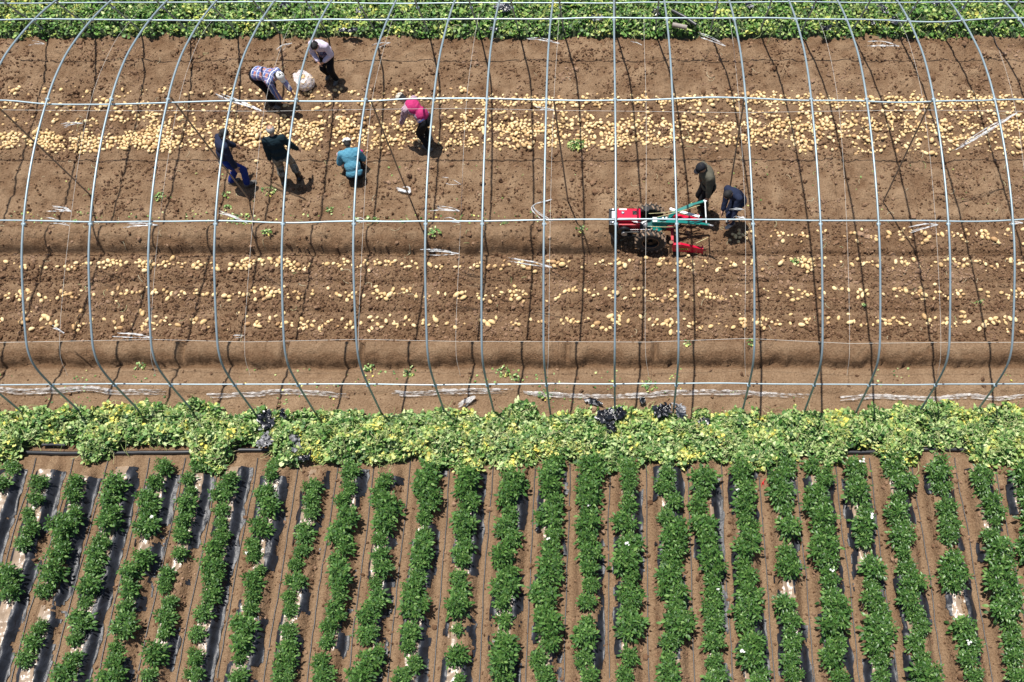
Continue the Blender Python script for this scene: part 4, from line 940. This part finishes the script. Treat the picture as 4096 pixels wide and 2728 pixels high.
        bmesh.ops.solidify(bm, geom=bm.faces[:], thickness=0.004)
        for v in bm.verts: v.co += Vector((random.uniform(-1, 1), random.uniform(-1, 1), random.uniform(-1, 1))) * 0.007
        part('hair', bm, C['hair'], root, True)
    if 'cap' in C:
        bm = bmesh.new(); bm_ball(bm, hc + hup * 0.045 - hf * 0.004, (0.094, 0.106, 0.078), HB, 3)
        bmesh.ops.bisect_plane(bm, geom=bm.verts[:] + bm.edges[:] + bm.faces[:], plane_co=hc + hup * 0.035, plane_no=-hup, clear_outer=True)
        bmesh.ops.solidify(bm, geom=bm.faces[:], thickness=0.005); cp = part('cap', bm, C['cap'], root, True)
        bm = bmesh.new(); r = []
        for lay in (0, 1):
            for j in range(9):
                a = radians(-68 + 17 * j); r.append(bm.verts.new(hc + hup * (0.04 - 0.012 * abs(sin(a)) ** 2 - .004 * lay) + (hf * cos(a) * 0.09 + hr * sin(a) * 0.085)))
            for j in range(9):
                a = radians(-68 + 17 * j); r.append(bm.verts.new(hc + hup * (0.028 - 0.02 * abs(sin(a)) ** 2 - .004 * lay) + (hf * (0.075 + cos(a) * 0.095) + hr * sin(a) * 0.08)))
        for lay in (0, 1):
            for j in range(8):
                q = [r[lay * 18 + j], r[lay * 18 + j + 1], r[lay * 18 + 10 + j], r[lay * 18 + 9 + j]]; bm.faces.new(q if lay == 0 else q[::-1])
        for j in range(8): bm.faces.new([r[9 + j], r[10 + j], r[28 + j], r[27 + j]])
        part('cap_brim', bm, C['cap'], cp, False)
    return root, dict(hands=wr)
# cloth materials
def attr_axis(nt):
    at = N(nt, 'ShaderNodeAttribute', attribute_name='tc'); s = N(nt, 'ShaderNodeSeparateColor'); nt.links.new(at.outputs['Color'], s.inputs[0]); return s.outputs[0], s.outputs[1]
def stripes(nt, v, period, width, phase=0.0):
    a = N(nt, 'ShaderNodeMath', operation='MULTIPLY_ADD'); nt.links.new(v, a.inputs[0]); a.inputs[1].default_value = 1 / period; a.inputs[2].default_value = 100 + phase
    f = N(nt, 'ShaderNodeMath', operation='FRACT'); nt.links.new(a.outputs[0], f.inputs[0]); l = N(nt, 'ShaderNodeMath', operation='LESS_THAN'); nt.links.new(f.outputs[0], l.inputs[0]); l.inputs[1].default_value = width
    return l.outputs[0]
def plaid(name):
    m, nt, bs = mat_new(name); x, y = attr_axis(nt)
    c = mixc(nt, stripes(nt, y, 0.16, 0.38), (0.06, 0.11, 0.30), (0.34, 0.14, 0.12)); c = mixc(nt, stripes(nt, x, 0.15, 0.4), c, (0.12, 0.12, 0.26)); 
    c = mixc(nt, stripes(nt, x, 0.075, 0.11, .3), c, (0.5, 0.5, 0.56)); c = mixc(nt, stripes(nt, y, 0.16, 0.09, .45), c, (0.7, 0.68, 0.68)); nt.links.new(c, bs.inputs['Base Color']); bs.inputs['Roughness'].default_value = 0.9; return m
def gingham(name, ca, cb, per):
    m, nt, bs = mat_new(name); x, y = attr_axis(nt)
    c = mixc(nt, stripes(nt, x, per, 0.3), ca, cb); c = mixc(nt, stripes(nt, y, per, 0.3), c, cb); nt.links.new(c, bs.inputs['Base Color']); bs.inputs['Roughness'].default_value = 0.9; return m
def blotch(name, cols, scale):
    m, nt, bs = mat_new(name); n = noise_node(nt, scale, 3, 0.6); r = ramp(nt, n.outputs[0], [(0.3 + 0.4 * i / (len(cols) - 1), c) for i, c in enumerate(cols)]); r.color_ramp.interpolation = 'CONSTANT'
    nt.links.new(r.outputs[0], bs.inputs['Base Color']); bs.inputs['Roughness'].default_value = 0.9; return m
cloth = lambda n, c, v=0.12: simple(n, c, 0.88, 0, v, 25, 0.004, 0.2)
K_navy = cloth('navy_cloth', (0.014, 0.02, 0.045)); K_blue = cloth('royal_blue_cloth', (0.012, 0.028, 0.17)); K_black = cloth('black_cloth', (0.006, 0.006, 0.008)); K_dteal = cloth('dark_teal_knit', (0.006, 0.017, 0.024))
K_lav = cloth('lavender_white_cloth', (0.52, 0.46, 0.56)); K_olive = cloth('olive_grey_cloth', (0.085, 0.08, 0.06)); K_pink = cloth('magenta_cloth', (0.42, 0.03, 0.13)); K_whitecap = cloth('white_cap_cloth', (0.72, 0.72, 0.70))
K_dirty = cloth('dirty_white_cap_cloth', (0.55, 0.51, 0.42)); K_bcap = cloth('black_cap_cloth', (0.012, 0.013, 0.018)); K_band = cloth('bright_blue_cloth', (0.06, 0.16, 0.5))
K_shoe = cloth('grey_shoe', (0.12, 0.11, 0.1)); K_boot = simple('black_rubber_boot', (0.008, 0.008, 0.009), 0.35); K_pale = cloth('pale_grey_shoe', (0.35, 0.34, 0.33))
K_plaid = plaid('blue_red_plaid_cloth'); K_ging = gingham('mauve_checked_cloth', (0.16, 0.05, 0.08), (0.48, 0.38, 0.44), 0.022); K_teal = gingham('teal_dotted_cloth', (0.0, 0.085, 0.17), (0.12, 0.33, 0.42), 0.026)
K_camo = blotch('camouflage_cloth', [(0.04, 0.038, 0.03), (0.15, 0.14, 0.115), (0.26, 0.24, 0.20), (0.10, 0.095, 0.075)], 14); K_apron = blotch('patterned_apron_cloth', [(0.14, 0.03, 0.05), (0.03, 0.07, 0.16), (0.36, 0.26, 0.3), (0.16, 0.05, 0.09)], 26)

person('worker in dark navy jacket and royal blue trousers walking behind a brace pole', (-8.22, 13.80), radians(-60),
       dict(top=K_navy, topname='jacket', trousers=K_blue, shoes=K_shoe, hair=M_hair, thick=0.014, hemdrop=-0.02),
       dict(pelvis=(0, -0.02, 0.86), lean=7, side=-6, feet=((-0.11, -0.12, 0), (0.12, 0.16, 0)), hands=((-0.30, 0.28, 0.82), (0.27, 0.1, 0.76)), nod=22, turn=8))
person('grey-haired worker seen from behind in dark jumper and camouflage trousers', (-7.08, 13.86), radians(12),
       dict(top=K_dteal, topname='jumper', trousers=K_camo, shoes=K_boot, hair=M_hairg, bald=True, boot=0.5, leglen=0.55, hem=0.075, thick=0.004),
       dict(pelvis=(0, 0, 0.88), lean=2, feet=((-0.17, -0.02, 0), (0.17, 0.04, 0)), hands=((-0.24, 0.02, 0.80), (0.36, 0.14, 0.86)), epole=((-0.4, -1, -0.2), (0.4, -1, -0.2)), nod=8))
person('worker in blue and red plaid shirt and white cap bending over beside the net sack', (-7.86, 16.15), radians(-112),
       dict(top=K_plaid, trousers=K_black, shoes=K_shoe, cap=K_whitecap, hair=M_hair, thick=0.012),
       dict(pelvis=(0, -0.16, 0.84), lean=72, curl=12, feet=((-0.13, -0.06, 0), (0.15, 0.1, 0)), hands=((-0.12, 0.62, 0.22), (0.16, 0.5, 0.10)), nod=-28, epole=((-1, -0.2, 0), (1, -0.2, 0))))
person('black-haired worker in pale lavender top and patterned apron bowing her head', (-6.60, 16.88), radians(168),
       dict(top=K_lav, trousers=K_black, shoes=K_shoe, hair=M_hair, bun=True, apron=K_apron, thick=0.012, hemdrop=0.1),
       dict(pelvis=(0, -0.08, 0.84), lean=17, curl=12, feet=((-0.13, 0.06, 0), (0.13, -0.08, 0)), hands=((-0.08, 0.25, 0.86), (0.08, 0.25, 0.84)), nod=26, epole=((-1, -0.6, -0.5), (1, -0.6, -0.5))), 0.93)
person('worker with magenta back, checked sleeves and cream cap leaning over the potatoes', (-4.17, 14.90), radians(62),
       dict(top=K_ging, trousers=K_black, shoes=K_shoe, cap=K_dirty, hair=M_hair, vest=K_pink, belt=K_band, thick=0.006, hemdrop=0.1),
       dict(pelvis=(0, -0.05, 0.85), lean=40, curl=14, feet=((-0.13, -0.08, 0), (0.13, 0.08, 0)), hands=((-0.2, 0.52, 0.55), (0.12, 0.5, 0.62)), nod=5))
person('squatting worker in teal dotted shirt and white cap seen from behind', (-5.70, 14.02), radians(14),
       dict(top=K_teal, trousers=K_black, shoes=K_shoe, cap=K_whitecap, hair=M_hair, thick=0.014, hemdrop=0.03),
       dict(pelvis=(0, -0.12, 0.24), lean=30, curl=18, feet=((-0.16, 0.1, 0), (0.16, 0.1, 0)), hands=((-0.14, 0.40, 0.30), (0.12, 0.42, 0.33)), nod=12, epole=((-0.7, -0.5, -1), (0.6, -0.5, -1.2)), kpole=((0, 1, 0.6))))
person('worker in olive grey jacket and black cap standing behind the machine handles', (1.86, 13.10), radians(112),
       dict(top=K_olive, topname='jacket', trousers=K_black, shoes=K_boot, cap=K_bcap, hair=M_hair, thick=0.02, hemdrop=-0.04),
       dict(pelvis=(0, -0.02, 0.88), lean=6, curl=8, feet=((-0.12, 0.06, 0), (0.12, -0.06, 0)), hands=((-0.25, 0.1, 0.78), (0.26, 0.02, 0.76)), nod=20))
person('black-haired boy in navy clothes lifting one knee beside the machine', (2.48, 12.80), radians(132),
       dict(top=K_navy, topname='jacket', trousers=K_navy, shoes=K_pale, hair=M_hair, thick=0.008, hemdrop=-0.02),
       dict(pelvis=(0, -0.04, 0.86), lean=24, curl=12, feet=((-0.10, 0.22, 0.2), (0.11, -0.04, 0)), hands=((-0.24, 0.42, 0.72), (0.02, 0.46, 0.62)), nod=20), 0.93)

# ------------------------------------------------------------------ net sacks of potatoes
def net_mat(name, col, alpha):
    m, nt, bs = mat_new(name); tc = N(nt, 'ShaderNodeTexCoord'); w_ = N(nt, 'ShaderNodeTexChecker'); w_.inputs['Scale'].default_value = 90
    nt.links.new(tc.outputs['Object'], w_.inputs['Vector']); mr = N(nt, 'ShaderNodeMapRange'); nt.links.new(w_.outputs['Fac'], mr.inputs[0]); mr.inputs[3].default_value = alpha * 0.5; mr.inputs[4].default_value = min(1, alpha * 1.5)
    nt.links.new(mr.outputs[0], bs.inputs['Alpha']); bs.inputs['Base Color'].default_value = (*col, 1); bs.inputs['Roughness'].default_value = 0.4; return m
def sack(loc, rx, ry, rz, n, mat, label, mouth=(0.15, -0.05), seed=1):
    root = empty('potato_sack', (loc[0], loc[1], gh(loc[0], loc[1])), 0, label, 'sack'); r = np.random.default_rng(seed)
    pts_ = []
    tries = 0
    while len(pts_) < n and tries < 4000:
        tries += 1; v = r.normal(size=3); v /= np.linalg.norm(v); v *= r.uniform(0.55, 1) ; p = np.array([v[0] * rx * .86, v[1] * ry * .86, rz * (0.52 + 0.42 * v[2])])
        if all(np.linalg.norm(p - q) > 0.055 for q in pts_) and p[2] > 0.03: pts_.append(p)
    for p in pts_:
        o = link('potato', pmesh[r.integers(0, 10)], root, tuple(p), tuple(r.uniform(0, 3, 3))); o.scale = (0.036, 0.034, 0.034)
    V, F = ico(4); V = V * [rx, ry, rz * 0.5] + [0, 0, rz * 0.52]; V += 0.02 * np.stack([vn(V[:, 0] * 3, V[:, 2] * 3, .2, 160), vn(V[:, 1] * 3, V[:, 2] * 3, .2, 161), vn(V[:, 0] * 3, V[:, 1] * 3, .2, 162)], 1); V[:, 2] = np.maximum(V[:, 2], 0.01)
    ctr = V[F].mean(axis=1); keep = ~((ctr[:, 2] > rz * 0.88) & (np.hypot(ctr[:, 0] + mouth[0] * .3, ctr[:, 1]) < rx * 0.42)); link('net', np_mesh('net', V, F[keep], [mat], True), root)
    a = np.linspace(0, 2 * pi, 30); vs = []
    for lay, (rr, hh) in enumerate(((0.45, .96), (0.6, 1.05), (0.85, 1.02))):
        for t in a: vs.append((rx * rr * cos(t) * (1 + .12 * sin(5 * t)) - rx * .15 * lay, ry * rr * sin(t) * (1 + .1 * cos(7 * t)), rz * hh + 0.02 * sin(9 * t + lay)))
    I = np.array([(l * 30 + j, l * 30 + j + 1, (l + 1) * 30 + j + 1, (l + 1) * 30 + j) for l in (0, 1) for j in range(29)])
    link('sack_mouth', np_mesh('sack_mouth', np.array(vs), I, [mat], True), root)
    return root
sack((-7.16, 16.62), 0.2, 0.24, 0.34, 60, net_mat('white_net', (0.8, 0.76, 0.8), 0.42), 'open white net sack filled with potatoes by the plaid-shirted worker', seed=3)
sack((-5.93, 14.36), 0.15, 0.16, 0.3, 26, net_mat('pink_net', (0.75, 0.5, 0.55), 0.45), 'pale pink net sack being filled in front of the squatting worker', seed=5)
bm = bmesh.new(); bm_ball(bm, (0, 0, 0.12), (0.11, 0.08, 0.13)); bm_ball(bm, (0.05, 0.02, 0.2), (0.06, 0.05, 0.06)); sk = P(1425, 592, 0.3)
o = remeshed(bm, 0.015, 'folded_sack', cloth('magenta_sack_cloth', (0.5, 0.02, 0.16)), None, 2, None, 0.012, 0.08); o.location = (sk.x, sk.y, gh(sk.x, sk.y)); tag(o, 'bright magenta folded sack at the squatting worker\'s right hand', 'sack')

# ------------------------------------------------------------------ two-wheel tractor with potato lifter
tr = empty('walking_tractor', (0.68, 12.42, gh(1.5, 11.6) - 0.01), 0, 'red and green two-wheel walking tractor with red potato digger working the row', 'walking tractor')
O = Vector((0.68, 12.42, 0)); L = lambda x, y, z: Vector((x, y, z)) - O
M_red = simple('red_paint', (0.50, 0.006, 0.035), 0.25, 0, 0.1, 5); M_red2 = simple('worn_red_paint', (0.40, 0.008, 0.02), 0.45, 0, 0.35, 14); M_green = simple('teal_green_paint', (0.0, 0.135, 0.115), 0.3, 0, 0.12, 6); M_dgreen = simple('dark_teal_paint', (0.0, 0.06, 0.06), 0.3)
M_blk = simple('black_metal', (0.01, 0.01, 0.012), 0.35, 0.3); M_rub = simple('tyre_rubber', (0.022, 0.021, 0.02), 0.8, 0, 0.4, 18); M_lug = simple('muddy_tyre_lug', (0.2, 0.135, 0.09), 0.9, 0, 0.4, 30); M_chrome = simple('bright_metal', (0.7, 0.7, 0.72), 0.2, 0.9)
M_white = simple('white_paint', (0.75, 0.75, 0.74), 0.4); M_grey = simple('grey_cast_metal', (0.3, 0.3, 0.31), 0.45, 0.5); M_yel = simple('yellow_sticker', (0.72, 0.5, 0.08), 0.4); M_brn = simple('rusty_iron', (0.16, 0.09, 0.05), 0.8)
def wheel(yc_, parent, face):
    c = L(0.68, yc_, 0.325); bm = bmesh.new(); n = 40; prof_ = [(0.175, -.055), (0.20, -.075), (0.27, -.08), (0.298, -.06), (0.305, 0), (0.298, .06), (0.27, .08), (0.20, .075), (0.175, .055)]
    rings = [[bm.verts.new(c + Vector((r * cos(2 * pi * k / n), y, r * sin(2 * pi * k / n)))) for k in range(n)] for r, y in prof_]
    for i in range(len(rings)):
        a, b = rings[i], rings[(i + 1) % len(rings)]
        for k in range(n): bm.faces.new([a[k], a[(k + 1) % n], b[(k + 1) % n], b[k]])
    w_ = part('wheel', bm, M_rub, parent, True)
    bm = bmesh.new()
    for k in range(18):
        for sgn in (-1, 1):
            a = 2 * pi * (k + (0.5 if sgn > 0 else 0)) / 18; R_ = Matrix.Rotation(-a, 3, 'Y') @ Matrix.Rotation(sgn * 0.6, 3, 'X'); ctr = c + Matrix.Rotation(-a, 3, 'Y') @ Vector((0.305, 0.045 * sgn, 0)); bm_box(bm, ctr, (0.042, 0.10, 0.032), Matrix.Rotation(-a, 3, 'Y') @ Matrix.Rotation(-sgn * 0.55, 3, 'X'), 0.006)
    part('tyre_lugs', bm, M_lug, w_)
    bm = bmesh.new(); bm_cyl(bm, c - Vector((0, .02, 0)), c + Vector((0, .02, 0)), 0.178, n=28); bm_cyl(bm, c - Vector((0, .075, 0)), c + Vector((0, .075, 0)), 0.05, n=14)
    for k in range(5):
        a = 2 * pi * k / 5; q = c + Vector((0.085 * cos(a), -0.03, 0.085 * sin(a))); bm_cyl(bm, q, q + Vector((0, .06, 0)), 0.012, n=8)
    part('rim', bm, M_blk, w_); bm = bmesh.new()
    for k in range(28):
        a = 2 * pi * k / 28; b_ = 2 * pi * (k + 1) / 28; bm_cyl(bm, c + Vector((0.172 * cos(a), -.066, 0.172 * sin(a))), c + Vector((0.172 * cos(b_), -.066, 0.172 * sin(b_))), 0.010, n=6)
    part('rim_edge', bm, M_brn, w_)
wheel(12.09, tr, -1); wheel(12.75, tr, 1)
bm = bmesh.new(); bm_cyl(bm, L(.68, 12.15, .325), L(.68, 12.7, .325), 0.035); bm_box(bm, L(.68, 12.42, .36), (.22, .2, .26), None, .02); part('axle_housing', bm, M_dgreen, tr)
bm = bmesh.new(); bm_box(bm, L(.235, 12.45, .70), (.48, .26, .15), None, .025); tank = part('fuel_tank', bm, M_red, tr, False)
bm = bmesh.new(); bm_cyl(bm, L(.11, 12.46, .775), L(.11, 12.46, .80), .038, .034, 18); part('fuel_cap', bm, M_chrome, tank, True)
bm = bmesh.new(); bm_box(bm, L(.35, 12.46, .782), (.09, .09, .02), None, .006); bm_bar(bm, L(.31, 12.42, .80), L(.39, 12.5, .80), .012, .012); bm_bar(bm, L(.31, 12.5, .80), L(.39, 12.42, .80), .012, .012); part('lifting_bracket', bm, M_blk, tank)
bm = bmesh.new(); bm_box(bm, L(.11, 12.545, .78), (.16, .03, .012)); part('white_decal', bm, M_white, tank)
bm = bmesh.new(); bm_box(bm, L(.24, 12.42, .50), (.44, .30, .26), None, .015); bm_box(bm, L(.24, 12.28, .56), (.3, .03, .14), None, .008); part('engine_block', bm, [M_red2], tr)
bm = bmesh.new(); bm_box(bm, L(.27, 12.42, .37), (.62, .26, .05), None, .008); bm_bar(bm, L(-.1, 12.32, .36), L(.65, 12.32, .33), .05, .06); bm_bar(bm, L(-.1, 12.52, .36), L(.65, 12.52, .33), .05, .06); part('chassis', bm, M_blk, tr)
bm = bmesh.new(); bm_box(bm, L(-.105, 12.42, .56), (.15, .40, .30), None, .012); fb = part('battery_box', bm, M_blk, tr)
bm = bmesh.new(); bm_box(bm, L(-.08, 12.46, .716), (.07, .17, .014), None, .004); part('white_plate', bm, M_white, fb)
bm = bmesh.new(); bm_cyl(bm, L(-.15, 12.58, .73), L(-.02, 12.58, .73), .018); bm_cyl(bm, L(-.15, 12.27, .72), L(-.02, 12.27, .72), .02); part('bright_rail', bm, M_chrome, fb, True)
bm = bmesh.new(); bm_bar(bm, L(-.17, 12.23, .42), L(-.02, 12.2, .06), .03, .012); bm_bar(bm, L(-.17, 12.6, .42), L(-.02, 12.62, .06), .03, .012); bm_bar(bm, L(-.02, 12.2, .07), L(-.02, 12.62, .07), .03, .02); part('front_stand', bm, M_grey, tr)
def ring(bm, c, R1, r, n=28, ax='Y'):
    for k in range(n):
        a = 2 * pi * k / n; b_ = 2 * pi * (k + 1) / n; bm_cyl(bm, c + Vector((R1 * cos(a), 0, R1 * sin(a))), c + Vector((R1 * cos(b_), 0, R1 * sin(b_))), r, n=6)
bm = bmesh.new(); bm_cyl(bm, L(.14, 12.24, .46), L(.14, 12.20, .46), .15, n=30); ring(bm, L(.14, 12.195, .46), .145, .014); fw = part('flywheel', bm, M_blk, tr, False)
bm = bmesh.new(); bm_cyl(bm, L(.14, 12.2, .46), L(.14, 12.15, .46), .06, n=20); bm_cyl(bm, L(.66, 12.2, .44), L(.66, 12.15, .44), .09, n=22); part('pulley', bm, M_grey, tr)
bm = bmesh.new(); bm_bar(bm, L(.14, 12.17, .522), L(.66, 12.17, .532), .045, .01, .002); bm_bar(bm, L(.14, 12.17, .40), L(.66, 12.17, .35), .045, .01, .002); part('drive_belt', bm, M_rub, tr)
bm = bmesh.new(); bm_bar(bm, L(.12, 12.21, .545), L(.72, 12.21, .55), .012, .012, .002); part('bright_rod', bm, M_chrome, tr)
bm = bmesh.new(); bm_cyl(bm, L(.59, 12.55, .70), L(.59, 12.55, .80), .068, .066, 22); bm_cyl(bm, L(.59, 12.55, .62), L(.59, 12.55, .70), .04); part('air_cleaner', bm, M_blk, tr, False)
bm = bmesh.new(); bm_cyl(bm, L(.57, 12.27, .56), L(.57, 12.27, .68), .045, n=18); bm_cyl(bm, L(.57, 12.3, .60), L(.45, 12.34, .60), .02); part('muffler', bm, M_grey, tr, True)
V_, F_ = ribbon(spline([L(.28, 12.33, .69), L(.40, 12.29, .70), L(.50, 12.27, .71), L(.60, 12.30, .73)], 6), .06, .01, 5); link('rag', np_mesh('rag', V_, F_, [M_white]), tr)
bm = bmesh.new(); bm_box(bm, L(.93, 12.375, .60), (.44, .13, .13), None, .012); bm_box(bm, L(.86, 12.39, .50), (.3, .2, .16), None, .02); gb = part('gearbox', bm, M_green, tr)
bm = bmesh.new(); bm_box(bm, L(.98, 12.385, .678), (.24, .085, .03), None, .006); part('cover_plate', bm, M_dgreen, gb)
bm = bmesh.new(); bm_box(bm, L(.765, 12.375, .668), (.09, .11, .008)); part('white_label', bm, M_white, gb)
bm = bmesh.new()
for x_ in (.93, 1.0): bm_cyl(bm, L(x_, 12.40, .69), L(x_, 12.40, .698), .018, n=12)
part('pale_dial', bm, M_white, gb)
bm = bmesh.new()
for k in range(8):
    a0, a1 = radians(20 + 15 * k), radians(35 + 15 * k); p0 = L(.80 - .15 * cos(a0), 12.22, .36 + .17 * sin(a0)); p1 = L(.80 - .15 * cos(a1), 12.22, .36 + .17 * sin(a1)); bm_bar(bm, p0, p1, .13, .012, .002)
bm_box(bm, L(.80, 12.28, .42), (.24, .012, .2)); part('belt_guard', bm, M_green, tr)
def handle(pts_):
    bm = bmesh.new()
    q = [Vector(v) for v in pts_]; wd_ = [.075, .07, .05, .04]
    for a_, b_, ww in zip(q[:-1], q[1:], wd_): bm_bar(bm, a_, b_ + (b_ - a_).normalized() * .01, ww, .035)
    return part('handlebar', bm, M_green, tr)
hA = handle([L(1.06, 12.42, .68), P(2700, 850, .76) - O, P(2770, 820, .86) - O, P(2818, 806, .93) - O]); hB = handle([L(1.0, 12.33, .66), P(2720, 889, .74) - O, P(2800, 896, .86) - O, P(2836, 901, .92) - O])
bm = bmesh.new(); bm_cyl(bm, P(2830, 900, .92) - O, P(2853, 905, .94) - O, .018); part('grip', bm, M_grey, hB, True)
bm = bmesh.new(); bm_cyl(bm, P(2814, 804, .94) - O, P(2826, 807, .95) - O, .02); part('grip', bm, M_white, hA, True)
bm = bmesh.new(); bm_cyl(bm, P(2820, 808, .95) - O, P(2825, 895, .93) - O, .013); part('handle_crossbar', bm, M_white, tr, True)
bm = bmesh.new(); bm_bar(bm, P(2680, 838, .62) - O, P(2798, 868, .60) - O, .06, .03, .008); bm_cyl(bm, P(2684, 836, .62) - O, P(2684, 850, .5) - O, .03); part('white_lever', bm, M_white, tr)
bm = bmesh.new(); bm_cyl(bm, P(2803, 888, .86) - O, P(2806, 878, .9) - O, .03); bm_bar(bm, P(2776, 893, .86) - O, P(2811, 882, .93) - O, .03, .01); part('clutch_lever', bm, M_dgreen, tr)
M_cable = simple('pale_cable', (0.55, 0.5, 0.25), 0.5)
for a_, b_, z_ in (((2595, 856), (2700, 846), .8), ((2630, 870), (2800, 822), .82), ((2598, 907), (2718, 908), .58)):
    link('control_cable', tube_mesh('control_cable', [P(*a_, z_) - O, P((a_[0] + b_[0]) / 2, (a_[1] + b_[1]) / 2 + 2, z_ - .01) - O, P(*b_, z_ + .04) - O], .005, M_cable, 5), tr)
# digger
bm = bmesh.new(); bm_bar(bm, L(1.0, 12.40, .36), L(1.16, 12.40, .34), .12, .08); bm_bar(bm, L(1.13, 12.0, .33), L(1.13, 12.82, .33), .055, .05); bm_bar(bm, L(1.23, 12.02, .31), L(1.23, 12.78, .31), .04, .04); bm_bar(bm, L(1.13, 12.5, .35), L(1.2, 12.5, .62), .06, .03); dgf = part('digger_frame', bm, M_red2, tr)
def side_plate(y, name='side_plate'):
    bm = bmesh.new(); out = [(1.12, .33), (1.30, .35), (1.70, .20), (1.76, .20), (1.76, .03), (1.60, .05), (1.14, .10)]
    a_ = [bm.verts.new(L(x, y - .025, z_)) for x, z_ in out]; b_ = [bm.verts.new(L(x, y + .025, z_)) for x, z_ in out]; bm.faces.new(a_); bm.faces.new(b_[::-1]); n_ = len(out)
    for k in range(n_): bm.faces.new([a_[k], b_[k], b_[(k + 1) % n_], a_[(k + 1) % n_]])
    bm_box(bm, L(1.76, y, .12), (.03, .09, .2), None, .004); bm_cyl(bm, L(1.77, y, .1), L(1.84, y, .1), .01)
    bmesh.ops.recalc_face_normals(bm, faces=bm.faces[:]); return part(name, bm, M_red, tr)
sp_ = side_plate(12.0); side_plate(12.72)
bm = bmesh.new(); bm_box(bm, L(1.33, 11.968, .19), (.25, .006, .05)); stk = part('sticker', bm, M_yel, sp_)
bm = bmesh.new()
for k in range(6): bm_box(bm, L(1.235 + .038 * k, 11.963, .198), (.022, .004, .022))
bm_box(bm, L(1.33, 11.963, .175), (.2, .004, .006)); part('black_print', bm, M_blk, stk)
bm = bmesh.new(); bm_cyl(bm, L(1.10, 12.0, .36), L(1.10, 12.0, .40), .04); bm_box(bm, L(1.10, 12.0, .2), (.05, .05, .34), None, .006); part('depth_leg', bm, M_brn, tr)
bm = bmesh.new(); bm_bar(bm, L(1.2, 12.03, .10), L(1.2, 12.7, .10), .10, .015); part('lifting_blade', bm, M_brn, tr)
bm = bmesh.new(); bm_bar(bm, P(2724, 875, .42) - O, P(2795, 862, .40) - O, .04, .03); bm_bar(bm, P(2712, 882, .40) - O, P(2800, 882, .36) - O, .03, .03); part('tie_bar', bm, M_red, tr)
bm = bmesh.new(); bm_cyl(bm, P(2772, 980, .2) - O, P(2830, 952, .3) - O, .006); part('marker_rod', bm, M_cable, tr)
print('plants', NP, 'potatoes', len(pts))
